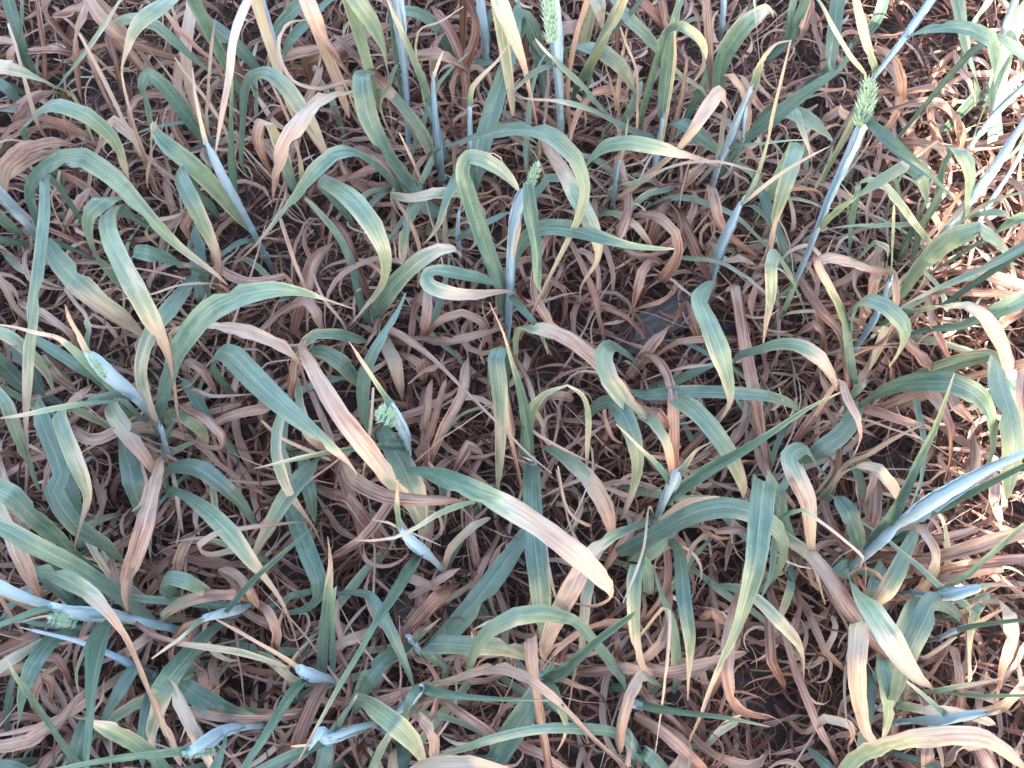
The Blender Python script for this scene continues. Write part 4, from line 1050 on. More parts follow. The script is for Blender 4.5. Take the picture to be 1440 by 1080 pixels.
L 925 965 6 10 1|915 955 12 14 2|902 952 16 18 4.5|886 978 17 17 6|875 1015 15 16 6|870 1045 12 16 6.5|872 1058 9 6 7
L 941 858 21 5 6|939 920 20 5 6.5|932 985 16 4 7|922 1058 11 2 7
L 892 1005 7 12 8|925 1025 9 18 7.5|955 1050 9 20 7.5|990 1085 7 16 8
L 968 1048 8 18 6|960 1080 8 20 6|950 1110 5 16 6.5
L 900 935 6 12 7|935 945 8 16 7|985 935 9 18 7|1040 920 7 10 7
L 925 945 5 14 7|960 950 7 14 6.5|1000 935 7 10 7
L 895 1070 4 18 0|905 1055 6 20 0|935 1085 5 18 0
L 895 960 5 8 7|915 985 7 10 7|945 1010 6 8 7.5|975 1045 3 6 8
L 990 1050 5 8 2|1010 1030 6 10 3|1035 1015 5 8 3
P wheat plant, longest hanging blue-green strap leaf, narrowing to a straw # the longest hanging strap leaf
B 1100 745 12 16 0|1092 705 20 26 0|1077 675 26.6 33 .3
B 1075 675 27 36 .3|1072 695 29 37 .3|1068 735 30 36 .4|1062 790 30 30 .6|1050 840 28 22 1|1035 885 26 14 1.5|1015 930 23 10 2.5|1000 965 20 7 5|985 1005 16 6 6|968 1045 12 4 7
L 1046 815 7 10 8|1032 860 11 16 7.5|1024 905 13 20 7|1022 945 13 18 7|1028 980 11 17 7.5|1045 1000 8 14 7.5|1080 1008 5 8 8
L 1000 825 8 8 0|1035 828 12 14 .5|1065 843 14 16 3|1095 872 15 20 3.5|1120 900 13 15 4|1130 925 10 7 6|1130 955 7 3 7
L 1085 735 10 10 1|1110 758 14 17 2|1140 780 17 20 5|1165 810 18 22 6.5|1190 850 18 26 7|1220 890 16 22 7|1245 920 12 14 7.5
L 1110 795 5 8 0|1112 825 8 12 .5|1104 850 7 12 3|1095 870 5 8 4
L 1085 840 5 12 7|1082 880 8 14 7.5|1085 930 8 14 7.5|1100 960 6 12 7.5
L 1095 860 5 8 7|1105 900 8 10 7|1125 960 8 12 7.5|1150 1020 7 12 7|1178 1075 4 8 8
L 1130 850 5 10 7|1145 880 8 12 7|1160 915 8 10 7|1185 940 5 6 7.5
L 985 870 4 10 7.5|1000 860 7 14 7|1020 875 6 10 7.5
L 1000 820 4 8 7.5|1005 850 6 10 7|1010 890 5 8 7.5
L 1130 1030 5 8 7|1160 1010 8 12 4|1195 1020 8 12 4|1195 1045 5 8 7
P wheat plant, folded cream-and-green leaf and bent white blade, right of centre # the folded cream-and-green leaf
L 1165 675 8 10 0|1150 655 14 14 0|1132 630 20 18 .3|1112 642 22 30 .8|1122 672 23 30 4.5|1137 705 22 26 6|1140 745 20 18 5|1143 780 16 12 5.5|1150 815 12 6 6|1160 850 9 3 7
L 1205 565 7 16 0|1200 588 11 24 .2|1182 612 13 27 .6|1155 632 13 27 .8|1135 645 10 16 1
L 1182 535 14 10 7|1192 560 16 14 7|1207 588 16 12 6.5|1211 615 14 7 7|1205 632 12 5 7.5|1198 645 10 3 8
L 1150 702 8 4 7|1172 678 12 8 7|1195 650 16 8 6.5|1220 640 19 7 6.5|1255 618 23 7 6.5|1298 597 27 2 6.5
L 1165 695 8 12 0|1185 668 13 14 1|1210 655 17 14 3|1235 660 19 18 5|1255 685 17 18 6|1265 705 14 12 6
L 1155 702 8 10 0|1175 697 13 20 0|1192 718 14 26 .3|1203 748 12 26 .5|1210 775 8 14 .5
L 1125 770 6 8 0|1103 725 12 14 0|1098 690 14 12 .2|1110 670 13 10 .5
L 1222 755 4 12 7|1230 720 6 18 7|1232 690 6 18 7
L 1150 690 8 4 5|1165 670 11 5 5|1172 655 12 2 5.5
L 1215 650 5 14 7|1230 665 8 14 7|1222 690 7 12 7
L 1120 560 6 3 7|1110 585 10 2 7|1095 545 14 2 7
L 1120 620 4 10 7.5|1140 590 6 14 7|1165 565 6 12 7.5
P wheat plant, large swollen pale-blue boot with an ear peeking out, right edge # the large swollen boot
S 1178 818 4 9|1200 795 8 12|1220 778 13 16|1245 755 17 20|1262 738 19 14|1285 722 23 24|1310 705 26 28|1345 685 29 24|1390 660 32 16|1445 635 35 12
E 1330 686 27 17|1376 668 31 15
F 1290 730 22 8 0|1340 705 28 16 .2|1390 680 31 12 .3|1450 650 34 8 .3
F 1215 775 13 8 0|1238 745 17 22 0|1262 710 22 20 0|1288 655 27 14 .3|1315 600 31 9 1|1335 545 35 4 3|1342 525 36 2 5
L 1272 740 20 6 5|1285 715 24 5 6|1297 688 27 2 6.5
L 1214 785 19 4 6|1190 762 21 4 6|1160 738 23 5 6|1130 717 23 7 2|1110 722 21 10 0|1095 732 18 9 0
L 1283 738 12 12 6.5|1300 750 14 15 6|1314 775 14 15 6|1312 805 12 16 5|1300 828 8 12 6
L 1290 745 8 14 0|1275 775 11 20 .5|1262 805 12 24 2|1245 835 11 24 5|1228 855 8 16 7
L 1245 780 7 10 8|1290 786 10 14 7.5|1330 780 13 18 7|1380 765 15 22 7|1445 745 16 24 7
L 1300 812 8 8 8|1340 798 11 14 7|1390 790 13 16 7|1450 785 14 16 7
L 1200 810 5 14 0|1190 795 8 18 0|1175 805 8 14 0
L 1240 790 5 14 .5|1230 820 8 18 1|1222 850 7 14 2
L 1300 760 6 10 7|1335 755 8 14 7|1370 745 7 10 7
P wheat plant, blue sheath pointing right above a wide green strap leaf, lower right # the wide strap leaf at lower right
S 1283 833 8 7|1315 838 14 13|1345 836 19 18|1365 830 21 14|1385 824 23 8
L 1380 824 23 8 4|1405 822 25 5 6.5|1437 828 27 3 7
L 1320 828 13 4 0|1350 815 17 9 .3|1390 782 23 9 .5|1440 738 29 8 1|1470 715 31 6 1
L 1350 872 8 10 0|1332 853 14 18 0|1310 850 20 32 .3|1298 875 21 32 .4|1282 910 20 30 .5|1270 945 18 28 .6|1262 975 14 22 1|1250 1000 10 14 2|1243 1025 7 5 3
L 1292 835 8 12 0|1277 860 10 20 1|1262 895 10 18 2|1255 930 7 12 2
L 1190 805 18 14 0|1203 828 23 24 .3|1225 858 26 34 1.5|1250 895 27 36 4|1272 930 25 30 5.5|1292 955 22 18 6|1308 966 19 6 7|1315 985 15 3 7.5
L 1215 860 14 22 3|1209 885 18 28 5|1206 925 19 28 6|1206 965 17 25 6|1212 1005 14 20 6|1222 1035 11 16 6|1235 1050 8 10 6
L 1240 910 10 14 .5|1243 940 13 24 1|1249 975 13 24 1.5|1250 1005 11 16 2.5|1243 1035 8 6 3
L 1225 965 6 14 0|1222 1000 6 14 0|1213 1040 5 14 0
L 1290 830 6 10 7|1300 815 8 12 7|1310 805 7 8 6.5
L 1410 800 6 10 7|1370 805 8 14 7|1330 815 7 12 7
P wheat plant, dark rolled blades and a pale drooping leaf at the lower right edge # the dark rolled blades at lower right
S 1322 897 6 7|1340 888 11 9|1358 881 14 8
F 1345 885 14 8 0|1380 878 19 9 0|1420 873 24 7 0|1460 870 27 5 0
L 1405 845 14 10 5|1420 862 16 20 5|1424 895 15 22 5|1416 930 12 18 5.5|1407 960 9 8 6.5|1403 985 7 3 7
L 1390 835 10 6 1|1372 860 12 14 1|1366 885 10 10 2|1363 920 8 4 5|1364 955 6 6 5
L 1355 885 14 6 3|1385 870 18 7 6|1412 855 20 4 6.5
L 1300 925 6 6 7|1330 905 9 6 7|1345 895 8 4 7
L 1340 910 5 12 7|1350 950 7 13 7|1352 990 5 12 7.5
P wheat plant, blue sheath above a broad cream leaf arching into the bottom right corner # the cream arch in the bottom right corner
S 1258 1016 6 8|1300 1012 13 11|1330 1012 18 16|1360 1006 21 14|1385 1002 23 8
L 1380 1003 23 7 1|1395 1005 25 6 3|1407 998 26 2 6
L 1333 1008 17 10 0|1315 992 21 9 .2|1292 972 25 6 2|1275 958 28 3 6
L 1268 972 12 6 0|1310 972 17 8 0|1350 965 20 7 3|1380 960 22 6 6|1408 955 24 3 6
F 1310 972 14 5 0|1370 978 20 8 .2|1440 978 25 6 1|1470 977 27 4 1
L 1180 1095 10 20 1|1205 1068 17 26 1.5|1240 1052 22 28 2.5|1285 1040 26 28 4.5|1335 1034 28 28 6|1375 1036 28 26 6.5|1410 1052 25 22 6.5|1438 1078 20 14 6.5|1455 1100 16 8 7
L 1390 1000 9 14 6|1420 985 14 14 6.5|1445 955 16 14 6.5
L 1260 990 6 12 2|1300 998 9 14 4|1340 1000 8 12 4|1390 1015 6 12 4
L 1330 1075 5 6 6.5|1350 1055 10 14 6.5|1385 1045 11 12 6.5
L 1300 1090 5 20 7|1305 1060 8 18 7|1310 1040 7 14 7
L 1410 1100 6 20 7|1390 1070 9 22 7|1375 1045 9 16 7
L 1180 1100 5 14 0|1160 1075 6 16 .3|1145 1060 5 10 .5
"""

# ---------------------------------------------------------------- wheat plants, one by one
def px_path(txt):
    return [tuple(float(q) for q in p.split()) for p in txt.split("|")]


def ground_z(x, y):
    return 0.012 * noise.noise(Vector((x * 7, y * 7, 1.3))) + 0.007 * noise.noise(Vector((x * 21, y * 21, 4.3))) - 0.006


def make_spikelet():
    """three plump glumes with short awn tips, about 1 cm long, pointing along +Z"""
    verts, faces = [], []
    for (ox, oz, k, lean) in ((-0.0015, 0, 1.0, -0.16), (0.0015, 0, 1.0, 0.16), (0, 0.0012, 1.1, 0.0)):
        prof = [(0.0, .0006), (0.0018, .0017), (0.0045, .0021), (0.0075, .0015), (0.0100, .0006), (0.0150, .0001)]
        base = len(verts)
        for z, r in prof:
            for j in range(7):
                th = 2 * math.pi * j / 7
                verts.append((ox + lean * z + r * k * math.cos(th), r * k * 0.85 * math.sin(th), oz + z * k))
        for i in range(len(prof) - 1):
            for j in range(7):
                a, b = base + i * 7 + j, base + i * 7 + (j + 1) % 7
                faces.append((a, b, b + 7, a + 7))
    return mesh_from("spikelet", verts, faces, M_EAR)


SPIKELET = make_spikelet()
PLANTS, SHORT = [], []          # (empty, crown); a short name of what marks the plant
N_LEAF = 0


def build_ear(root, org, txt):
    P = px_path(txt)
    pts = []
    for (x, y, z, w) in P:
        p, d = at(x, y, z / 100)
        pts.append((p, w / FOC * d))
    (a, wa), (b, wb) = pts
    axis = (b - a)
    L = axis.length
    ax = axis.normalized()
    L = max(L, 0.03)
    w = max((wa + wb) / 2, 0.007)
    rach = [(*(a + ax * (L * t / 6)), 0.0014, 0.4) for t in range(7)]
    ear = link("ear", tube(rach, M_EAR, "ear", 6, org), root)
    view = (CAMP - a).normalized()
    side = ax.cross(view)
    side = side.normalized() if side.length > .1 else Vector((1, 0, 0))
    out = side.cross(ax).normalized()
    n = max(8, int(L / 0.0030))
    rr = random.Random(int(L * 1e6))
    for k in range(n):
        t = k / (n - 1)
        sg = 1 if k % 2 else -1
        q = a + ax * (L * (0.02 + 0.90 * t))
        shrink = 1.0 - 0.35 * max(0, t - .6) / .4
        d = (ax + side * (rr.uniform(.18, .42) * sg) + out * rr.uniform(-.15, .34)).normalized() if k < n - 1 else ax
        xx = d.cross(out).normalized()
        yy = d.cross(xx).normalized()
        M = Matrix((xx, yy, d)).transposed().to_4x4()
        M.translation = q + side * (0.11 * w * sg) - org
        sc = shrink * w / 0.0160 * rr.uniform(.85, 1.1)
        o = link("spikelet", SPIKELET, ear)
        o.matrix_local = M @ Matrix.Scale(sc, 4)
    return ear


def kinked(pts, per, r):
    """smooth through the points, but broken sharply over where the blade turns hardest"""
    best, bi = 0, None
    for i in range(2, len(pts) - 2):
        p, q, s = (Vector(pts[i + k][:3]) for k in (-1, 0, 1))
        if (q - p).length < 1e-5 or (s - q).length < 1e-5: continue
        an = (q - p).angle(s - q)
        if an > best: best, bi = an, i
    if bi is None or best < R(46):
        return catmull(pts, per)
    A, B = catmull(pts[:bi + 1], per), catmull(pts[bi:], per)
    return np.vstack([A, B[1:]])


def build_plant(label, lines):
    global N_LEAF
    label, label_short = label.split(" # ")
    stems = [l[2:] for l in lines if l[0] == 'S']
    first = stems[0] if stems else [l for l in lines if l[0] in 'LFB'][0][2:]
    f0 = px_path(first)[0]
    p0, _ = at(f0[0], f0[1], f0[2] / 100)
    crown = Vector((p0.x, p0.y, 0))
    crown.z = ground_z(crown.x, crown.y)
    root = bpy.data.objects.new("wheat_plant", None)
    COL.objects.link(root)
    root.empty_display_size = 0.02
    root.location = crown
    tag(root, label, "wheat plant", "green wheat plants in the field")
    PLANTS.append((root, crown))
    SHORT.append(label_short)
    near = []
    for si, s in enumerate(stems):
        P = px_path(s)
        pts = []
        zmax = max(p[2] for p in P)
        for (x, y, z, w) in P:
            p, d = at(x, y, z / 100)
            pts.append((p.x, p.y, p.z, 0.5 * w / FOC * d, 0.0))
        a, b = Vector(pts[0][:3]), Vector(pts[1][:3])
        dirn = (a - b).normalized()
        g = a + Vector((dirn.x, dirn.y, 0)) * min(a.z * .5, .03)
        g.z = ground_z(g.x, g.y) - 0.004
        r0 = pts[0][3]
        if a.z > 0.012:
            mid = a.lerp(g, .5) + Vector((dirn.x, dirn.y, 0)) * .004
            culm = catmull([(*g, r0 * .8, 0.0), (*mid, r0 * .75, 0.05), (*a, r0 * .86, .2)], 4)
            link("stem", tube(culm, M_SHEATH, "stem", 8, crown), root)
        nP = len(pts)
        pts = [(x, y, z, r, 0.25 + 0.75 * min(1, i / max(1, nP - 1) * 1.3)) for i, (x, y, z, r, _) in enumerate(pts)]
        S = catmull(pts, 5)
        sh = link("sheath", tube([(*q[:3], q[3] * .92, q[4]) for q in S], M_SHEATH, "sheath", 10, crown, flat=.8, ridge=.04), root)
        rs = random.Random(si * 17 + len(PLANTS))
        nS = len(S)
        lo_ = int(nS * rs.uniform(.15, .4))
        W = [(*q[:3], q[3] * (1.17 if i < nS - lo_ - 3 else .8), 0) for i, q in enumerate(S[lo_:])]
        e1, e0 = Vector(W[-1][:3]), Vector(W[-3][:3])
        ov = (e1 - e0).normalized() * rs.uniform(.006, .012)
        W.append((*(e1 + ov), .0004, 0))
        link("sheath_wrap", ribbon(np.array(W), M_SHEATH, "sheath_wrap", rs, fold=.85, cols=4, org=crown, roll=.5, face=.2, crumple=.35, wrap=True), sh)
        # swollen ring where the sheath leaves the stem
        t = (b - a).normalized()
        ring = [(*(a + t * q), r0 * k, .1) for q, k in ((-.0035, .9), (-.0018, 1.28), (0.0, 1.34), (.0018, 1.2), (.0034, .95))]
        link("node", tube(ring, M_SHEATH, "node", 9, crown), root)
        near += [Vector(q[:3]) for q in S] + [g]
    for l in lines:
        k = l[0]
        if k == 'E':
            build_ear(root, crown, l[2:])
            continue
        if k not in 'LFB': continue
        P = px_path(l[2:])
        pts = []
        for (x, y, z, w, s) in P:
            p, d = at(x, y, z / 100)
            if s > 5.2 and max(q[3] for q in P) <= 7.5: s = max(5.2, s - 1.1)
            pts.append((p.x, p.y, p.z, 0.5 * w / FOC * d, s))
        a = Vector(pts[0][:3])
        dist = min([(a - q).length for q in near] or [9])
        if k == 'B': dist = 0
        if dist > 0.022 and a.z > 0.035:
            b = Vector(pts[1][:3])
            hd_ = Vector((a.x - b.x, a.y - b.y, 0))
            if hd_.length > 1e-5: hd_.normalize()
            tgt = crown - a
            tgt.z = 0
            q = a + hd_ * .006 + (tgt.normalized() * min(tgt.length, .02) if tgt.length > 1e-4 else Vector())
            q.z = a.z * .35
            pts.insert(0, (q.x, q.y, q.z, max(pts[0][3] * .6, .0016), pts[0][4]))
        q, p = pts[-1], pts[-2]
        if q[3] > .0016 and not (k == 'B' and pts[0][2] < pts[-1][2]):
            h = Vector((q[0] - p[0], q[1] - p[1], q[2] - p[2]))
            h = h.normalized() * min(.03, q[3] * 3.2) if h.length > 1e-6 else Vector((0, 0, 0))
            pts.append((q[0] + h.x, q[1] + h.y, max(q[2] + h.z * .6 - .006, .003), .0004, q[4] + .4))
        q, p = pts[0], pts[1]
        if q[3] > .0026 and dist > .022:
            h = Vector((q[0] - p[0], q[1] - p[1], q[2] - p[2]))
            h = h.normalized() * min(.03, q[3] * 4) if h.length > 1e-6 else Vector((0, 0, 0))
            pts.insert(0, (q[0] + h.x, q[1] + h.y, max(q[2] + h.z - .012, .0), .0012, q[4]))
        wmax = max(p[3] for p in pts)
        rl = random.Random(N_LEAF * 31 + 5)
        S = kinked(pts, 4 if len(pts) < 8 else 3, rl)
        fold = rl.uniform(.12, .34) if k == 'L' or k == 'B' else rl.uniform(.75, 1.0)
        cols = 4 if wmax > .0042 else 2
        me = ribbon(S, M_LEAF, "leaf", rl, fold=fold, cols=cols, org=crown, roll=.2 if k == 'L' else .1, crumple=.6 if pts[len(pts) // 2][4] > 5.8 else .15, twist=.8 if k == 'L' else .2)
        link("leaf" if pts[-1][4] < 7.2 or pts[0][4] < 5 else "withered_leaf", me, root)
        N_LEAF += 1
    return root


cur, label = [], None
for line in DATA.strip().splitlines():
    line = line.strip()
    if not line: continue
    if line[0] == 'P':
        if label: build_plant(label, cur)
        label, cur = line[2:], []
    else:
        cur.append(line)
build_plant(label, cur)

# ---------------------------------------------------------------- withered undergrowth
def curl_path(r, length, elev, steps, drop, yaw_rate, s0, s1, w, curl_end=0.0, z0=0.01, zmax=1.0):
    """a blade that rises from the crown, bends over and curls on or above the soil"""
    p = Vector((0, 0, z0))
    yaw, el = 0.0, elev
    ds = length / steps
    P = []
    for i in range(steps + 1):
        v = i / steps
        ww = w * min(1.0, .22 + 3.2 * v) * (1 - v ** 2.2) + .0003
        P.append((p.x, p.y, p.z, ww * .5, s0 + (s1 - s0) * v))
        yaw += yaw_rate * ds * (1 + curl_end * v * v) + r.gauss(0, .10)
        el -= drop * ds * (1 + .8 * v) + r.gauss(0, .12)
        if p.z < 0.012 and el < 0: el = abs(el) * .4 + .05
        if p.z > zmax and el > 0: el = -.15
        el = max(-1.45, min(1.35, el))
        p = p + Vector((math.cos(el) * math.cos(yaw), math.cos(el) * math.sin(yaw), math.sin(el))) * ds
        p.z = max(p.z, .006)
    return np.array(P)


rv = random.Random(21)
WITHERED, UNDER = [], []
for i in range(64):
    P = curl_path(rv, rv.uniform(.08, .22), rv.uniform(.1, 1.1), 13, rv.uniform(5, 17), rv.uniform(-9, 9) if i % 3 else rv.uniform(-30, 30),
                  rv.uniform(5.9, 7.9), rv.uniform(6.3, 8.4), rv.uniform(.0030, .0100), rv.uniform(0, 3), rv.uniform(.004, .03), rv.uniform(.05, .13))
    WITHERED.append(ribbon(P, M_LEAF, "withered_leaf", rv, fold=rv.uniform(.15, .7), cols=2, roll=1.3, face=.2, crumple=1.3, twist=.6))
for i in range(22):
    P = curl_path(rv, rv.uniform(.10, .20), rv.uniform(.6, 1.25), 13, rv.uniform(5, 12), rv.uniform(-5, 5),
                  rv.uniform(0, .6), rv.uniform(.5, 4.5), rv.uniform(.005, .011), 0, rv.uniform(.01, .03), rv.uniform(.08, .17))
    UNDER.append(ribbon(P, M_LEAF, "leaf", rv, fold=rv.uniform(.15, .4), cols=2, roll=.4, face=.3))
STRAW = []
for i in range(12):
    P = curl_path(rv, rv.uniform(.10, .20), rv.uniform(.45, 1.1), 10, rv.uniform(.5, 5), rv.uniform(-4, 4),
                  rv.uniform(6.0, 7.2), rv.uniform(4.8, 6.2), rv.uniform(.0016, .0036), 0, .01, .22)
    STRAW.append(ribbon(P, M_LEAF, "dry_straw", rv, fold=rv.uniform(.5, .9), cols=2, roll=1.0, face=.3, crumple=.5))

# where the photograph shows bare soil
BARE = [(*at(150, 105, 0)[0][:2], .060), (*at(930, 440, 0)[0][:2], .030), (*at(690, 640, 0)[0][:2], .025), (*at(1240, 640, 0)[0][:2], .04),
        (*at(470, 870, 0)[0][:2], .03), (*at(760, 770, 0)[0][:2], .03), (*at(1190, 40, 0)[0][:2], .03)]


def bare(x, y, k=1.0):
    return any((x - a) ** 2 + (y - b) ** 2 < (c * k) ** 2 for a, b, c in BARE)


corners = [at(x, y, 0)[0] for x, y in ((-70, -60), (1510, -60), (1510, 1140), (-70, 1140))]
def in_view(x, y):
    px, py = to_px(Vector((x, y, .03)))
    return -70 < px < 1510 and -60 < py < 1150


# tussocks of nothing but dead blades fill the gaps between the green plants
rt = random.Random(99)
TUSSOCKS, TAKEN = [], set()
DIRS = ("right of", "above and right of", "above", "above and left of", "left of", "below and left of", "below", "below and right of")


def tussock_label(x, y):
    order = sorted(range(len(PLANTS)), key=lambda i: (PLANTS[i][1].x - x) ** 2 + (PLANTS[i][1].y - y) ** 2)
    for i in order:
        c = PLANTS[i][1]
        k = round(math.atan2(y - c.y, x - c.x) / (math.pi / 4)) % 8
        if (i, k) not in TAKEN:
            TAKEN.add((i, k))
            return "low dead tussock " + DIRS[k] + " " + SHORT[i]


pts2d = [(c.x, c.y) for _, c in PLANTS]
for _ in range(6000):
    x, y = rt.uniform(-.95, .95), rt.uniform(-.16, 1.25)
    if not in_view(x, y) or bare(x, y, .9): continue
    if min((x - a) ** 2 + (y - b) ** 2 for a, b in pts2d) < .108 ** 2: continue
    pts2d.append((x, y))
    t = bpy.data.objects.new("withered_tussock", None)
    COL.objects.link(t)
    t.empty_display_size = .02
    t.location = (x, y, ground_z(x, y))
    tag(t, tussock_label(x, y), "dead tussock", "withered tussocks among the wheat")
    TUSSOCKS.append((t, Vector((x, y, 0))))


def scatter(root, crown, meshes, n, spread, smin, smax, r, name):
    for _ in range(n):
        for _try in range(8):
            rr, an = spread * math.sqrt(r.random()), r.uniform(0, 6.283)
            dx, dy = rr * math.cos(an), rr * math.sin(an)
            yaw = r.uniform(0, 6.283)
            mx, my = crown.x + dx + .06 * math.cos(yaw), crown.y + dy + .06 * math.sin(yaw)
            if in_view(crown.x + dx, crown.y + dy) and not bare(mx, my) and not bare(crown.x + dx, crown.y + dy): break
        o = link(name, r.choice(meshes), root)
        o.location = (dx, dy, r.uniform(0, .012))
        o.rotation_euler = (r.gauss(0, .18), r.gauss(0, .18), yaw)
        k = r.uniform(smin, smax)
        o.scale = (k, k, k)


for i, (root, crown) in enumerate(PLANTS):
    scatter(root, crown, WITHERED, 17, .085, .75, 1.25, rt, "withered_leaf")
    scatter(root, crown, STRAW, 3, .07, .8, 1.2, rt, "dry_straw")
    scatter(root, crown, UNDER, 2, .06, .8, 1.2, rt, "leaf")
for root, crown in TUSSOCKS:
    scatter(root, crown, WITHERED, 20, .07, .7, 1.2, rt, "withered_leaf")

# ---------------------------------------------------------------- loose litter, past counting
def build_clods():
    r = random.Random(8)
    V, F = [], []
    for _ in range(900):
        x, y = r.uniform(-.95, .95), r.uniform(-.2, 1.2)
        if r.random() < .5:
            a, b, c = r.choice(BARE)
            x, y = a + r.gauss(0, c * .6), b + r.gauss(0, c * .6)
        s = r.uniform(.002, .009)
        z = ground_z(x, y) + s * .3
        base = len(V)
        for i in range(4):
            for j in range(6):
                th, ph = math.pi * (i + .5) / 4, 2 * math.pi * (j + .5 * (i % 2)) / 6
                k = s * r.uniform(.7, 1.25)
                V.append((x + k * math.sin(th) * math.cos(ph), y + k * math.sin(th) * math.sin(ph), z + .7 * k * math.cos(th)))
        for i in range(3):
            for j in range(6):
                q, p = base + i * 6 + j, base + i * 6 + (j + 1) % 6
                F.append((q, q + 6, p + 6, p))
        F.append(tuple(base + j for j in range(6)))
        F.append(tuple(base + 18 + j for j in range(5, -1, -1)))
    o = link("soil_crumbs", mesh_from("soil_crumbs", V, F, M_SOIL, smooth=False))
    tag(o, "crumbs and clods of dry dark soil between the plants", kind="stuff")


build_clods()


def build_litter(name, label, seed, count, upper):
    r = random.Random(seed)
    V, F, A, U = [], [], [], []
    base = 0
    n = 0
    while n < count:
        x, y = r.uniform(-1.15, 1.15), r.uniform(-.35, 1.4)
        px, py = to_px(Vector((x, y, .02)))
        if not (-260 < px < 1700 and -220 < py < 1330): continue
        if bare(x, y, .8) and r.random() < .8: continue
        n += 1
        steps = 10
        P = curl_path(r, r.uniform(.03, .12), r.uniform(-.2, .9), steps, r.uniform(0, 22), r.uniform(-42, 42), 0, 0,
                      r.choice((1, 1.3, 2.0)) * r.uniform(.0013, .0038), r.uniform(0, 4), r.uniform(.002, .03), .06)
        if upper:
            steps = 14
            P = curl_path(r, r.uniform(.07, .17), r.uniform(.2, 1.2), steps, r.uniform(6, 22), r.choice((-1, 1)) * r.uniform(4, 40), 0, 0,
                          r.uniform(.0028, .0072), r.uniform(0, 3), r.uniform(.01, .05), r.uniform(.05, .12))
        else:
            steps = 10
        ya = r.uniform(0, 6.283)
        c, s = math.cos(ya), math.sin(ya)
        gz = ground_z(x, y)
        sn = r.uniform(.72, .90) if r.random() < .18 else r.uniform(.86, 1.03)  # low litter darkened: part of the shade in the hollows is in its colour
        if upper: sn = r.uniform(.62, .84)
        ro = r.uniform(-1.2, 1.2)
        for i in range(steps + 1):
            q, q2 = P[i], P[min(i + 1, steps)]
            q0 = P[max(i - 1, 0)]
            tx, ty = q2[0] - q0[0], q2[1] - q0[1]
            l = math.hypot(tx, ty) or 1
            sx, sy = -ty / l * q[3], tx / l * q[3]
            rq = ro + (i * .16 if upper else 0)
            cr, sr = math.cos(rq), math.sin(rq)
            for sg, hz in ((-1, 0), (0, .3 * q[3]), (1, 0)):
                lx, ly, lz = q[0] + sg * sx * cr, q[1] + sg * sy * cr, q[2] + sg * q[3] * sr + hz
                V.append((x + lx * c - ly * s, y + lx * s + ly * c, gz + max(lz, .001) + .002))
                A.append(sn)
                U.append(((sg + 1) / 2, i * .01 + n * .37))
        for i in range(steps):
            for j in range(2):
                a = base + i * 3 + j
                F.append((a, a + 1, a + 4, a + 3))
        base += (steps + 1) * 3
    o = link(name, mesh_from(name, V, F, M_LEAF, {"senescence": A}, U))
    tag(o, label, kind="stuff")


build_litter("leaf_litter", "brown litter of curled dead wheat leaves on the soil", 5, 13000, False)
build_litter("curled_dead_leaves", "paler tan curls of dead leaves lying over the brown litter", 6, 1500, True)


# ---------------------------------------------------------------- the same crop going on beyond the frame
def build_neighbours():
    import bmesh
    r = random.Random(77)
    tall = []
    for i in range(14):
        P = curl_path(r, r.uniform(.24, .40), r.uniform(1.0, 1.35), 14, r.uniform(3.5, 7.5), r.uniform(-4, 4),
                      r.uniform(0, .8), r.uniform(1, 7), r.uniform(.009, .016), 0, .02, .34)
        tall.append((ribbon(P, M_LEAF, "leaf", r, fold=.25, cols=2, roll=.3, face=.2), P))
    dead = [(m, None) for m in WITHERED[:24]]
    bm = bmesh.new()
    y = -.62
    while y < 1.5:
        x = -1.25
        while x < 1.35:
            px, py = x + r.uniform(-.03, .03), y + r.uniform(-.03, .03)
            x += .105
            if in_view(px, py): continue
            for me, P in [r.choice(tall) for _ in range(5)] + [r.choice(dead) for _ in range(5)]:
                M = Matrix.Translation((px + r.uniform(-.03, .03), py + r.uniform(-.03, .03), ground_z(px, py))) @ Matrix.Rotation(r.uniform(0, 6.283), 4, 'Z') @ Matrix.Scale(r.uniform(.8, 1.15), 4)
                path = [v.co for v in me.vertices]
                inside = False
                for q in path[::5]:
                    u, v = to_px(M @ q)
                    if -12 < u < 1452 and -12 < v < 1092: inside = True; break
                if inside: continue
                n0 = len(bm.verts)
                bm.from_mesh(me)
                bm.verts.ensure_lookup_table()
                for q in bm.verts[n0:]: q.co = M @ q.co
        y += .105
    me = bpy.data.meshes.new("neighbouring_wheat")
    bm.to_mesh(me)
    bm.free()
    me.materials.append(M_LEAF)
    o = link("neighbouring_wheat", me)
    tag(o, "the rest of the wheat crop beyond the edges of the picture", kind="stuff")


build_neighbours()


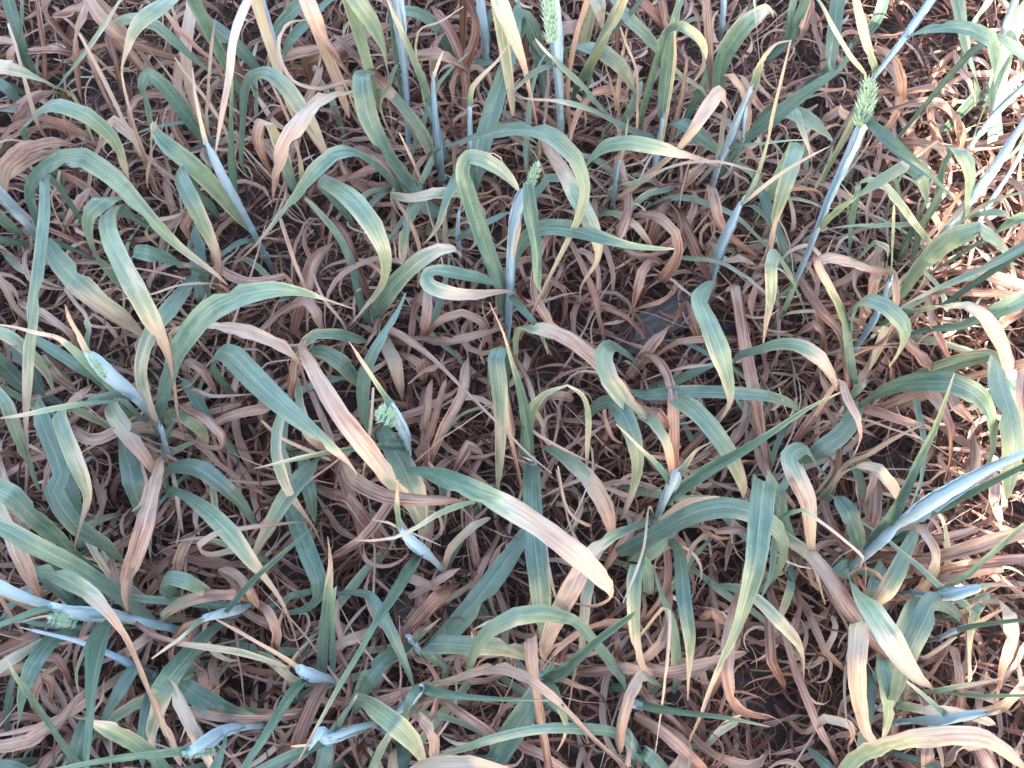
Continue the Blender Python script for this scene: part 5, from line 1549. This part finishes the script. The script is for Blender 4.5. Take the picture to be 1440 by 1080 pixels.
# ---------------------------------------------------------------- grey pieces of old stalk on the soil
def old_stalk(ax, ay, bx, by, wid, label):
    a, b = at(ax, ay, .012)[0], at(bx, by, .012)[0]
    d = b - a
    L = d.length
    n, m = 16, 8
    r = random.Random(int(ax))
    V, F = [], []
    for i in range(n + 1):
        for j in range(m + 1):
            u = j / m - .5
            x = L * i / n + (r.uniform(-.012, .012) if i in (0, n) else 0)
            groove = (-.0024 if j % 2 else 0) + r.uniform(-.0006, .0006)
            z = .010 * math.sqrt(max(0, 1 - (2 * u) ** 2 * .8)) + groove
            V.append((x, u * wid * (1 + .06 * math.sin(i * .7)), z))
    nt = len(V)
    V += [(x, y, -.012) for x, y, z in V]
    for i in range(n):
        for j in range(m):
            q = i * (m + 1) + j
            F.append((q, q + m + 1, q + m + 2, q + 1))
            F.append((nt + q, nt + q + 1, nt + q + m + 2, nt + q + m + 1))
    for i in range(n):
        q = i * (m + 1)
        F.append((q, nt + q, nt + q + m + 1, q + m + 1))
        q += m
        F.append((q, q + m + 1, nt + q + m + 1, nt + q))
    for j in range(m):
        F.append((j, j + 1, nt + j + 1, nt + j))
        q = n * (m + 1) + j
        F.append((q, nt + q, nt + q + 1, q + 1))
    o = link("old_stalk", mesh_from("old_stalk", V, F, M_WOOD, smooth=False))
    o.location = (a.x, a.y, ground_z(a.x, a.y) + .010)
    o.rotation_euler = (0, 0, math.atan2(d.y, d.x))
    tag(o, label, "old stalk", "grey remains of an earlier crop")


old_stalk(868, 480, 995, 412, .040, "weathered grey piece of old stalk on the dark soil right of the centre")
old_stalk(545, 852, 700, 862, .034, "weathered grey stalk half buried below the small forked blue stem")
old_stalk(850, 900, 1010, 910, .034, "weathered grey stalk lying under the bottom centre leaves")


# ---------------------------------------------------------------- unseen shrub, made up behind the camera to shade the plot
def build_shade_shrub():
    root = bpy.data.objects.new("added_shade_shrub", None)
    COL.objects.link(root)
    root.location = (-1.3, -2.6, 0)
    tag(root, "tall dense green shrub out of view, added behind the plot to shade it", "shrub")
    r = np.random.default_rng(3)
    n = 56000
    P = np.stack([r.uniform(-2.4, SHADE_X + 1.3 + .28, n), r.uniform(-.45, .45, n), r.uniform(.1, 2.9, n)], 1)
    edge = SHADE_X + 1.3 + .27 + .10 * np.sin(P[:, 2] * 5) + .06 * np.sin(P[:, 2] * 13 + 1)
    keep = P[:, 0] < edge - r.exponential(.05, n)
    P = P[keep]
    n = len(P)
    d1 = r.normal(size=(n, 3)); d1 /= np.linalg.norm(d1, axis=1)[:, None]
    d2 = np.cross(d1, r.normal(size=(n, 3))); d2 /= np.linalg.norm(d2, axis=1)[:, None]
    l, w = r.uniform(.035, .065, n)[:, None], r.uniform(.018, .032, n)[:, None]
    V = np.stack([P - d1 * l, P + d2 * w, P + d1 * l, P - d2 * w], 1).reshape(-1, 3)
    F = np.arange(4 * n).reshape(-1, 4).tolist()
    link("crown", mesh_from("crown", V.tolist(), F, M_SHADE_LEAF, smooth=False), root)
    for k in range(5):
        x = -1.9 + k * .75
        link("trunk", tube(catmull([(x, 0, -.05, .035, 0), (x + .05, .03, .9, .028, 0), (x - .04, -.03, 1.8, .016, 0), (x, 0, 2.6, .006, 0)], 4), M_SHADE_BARK, "trunk", 8), root)


SHADE_X = 0.355
build_shade_shrub()
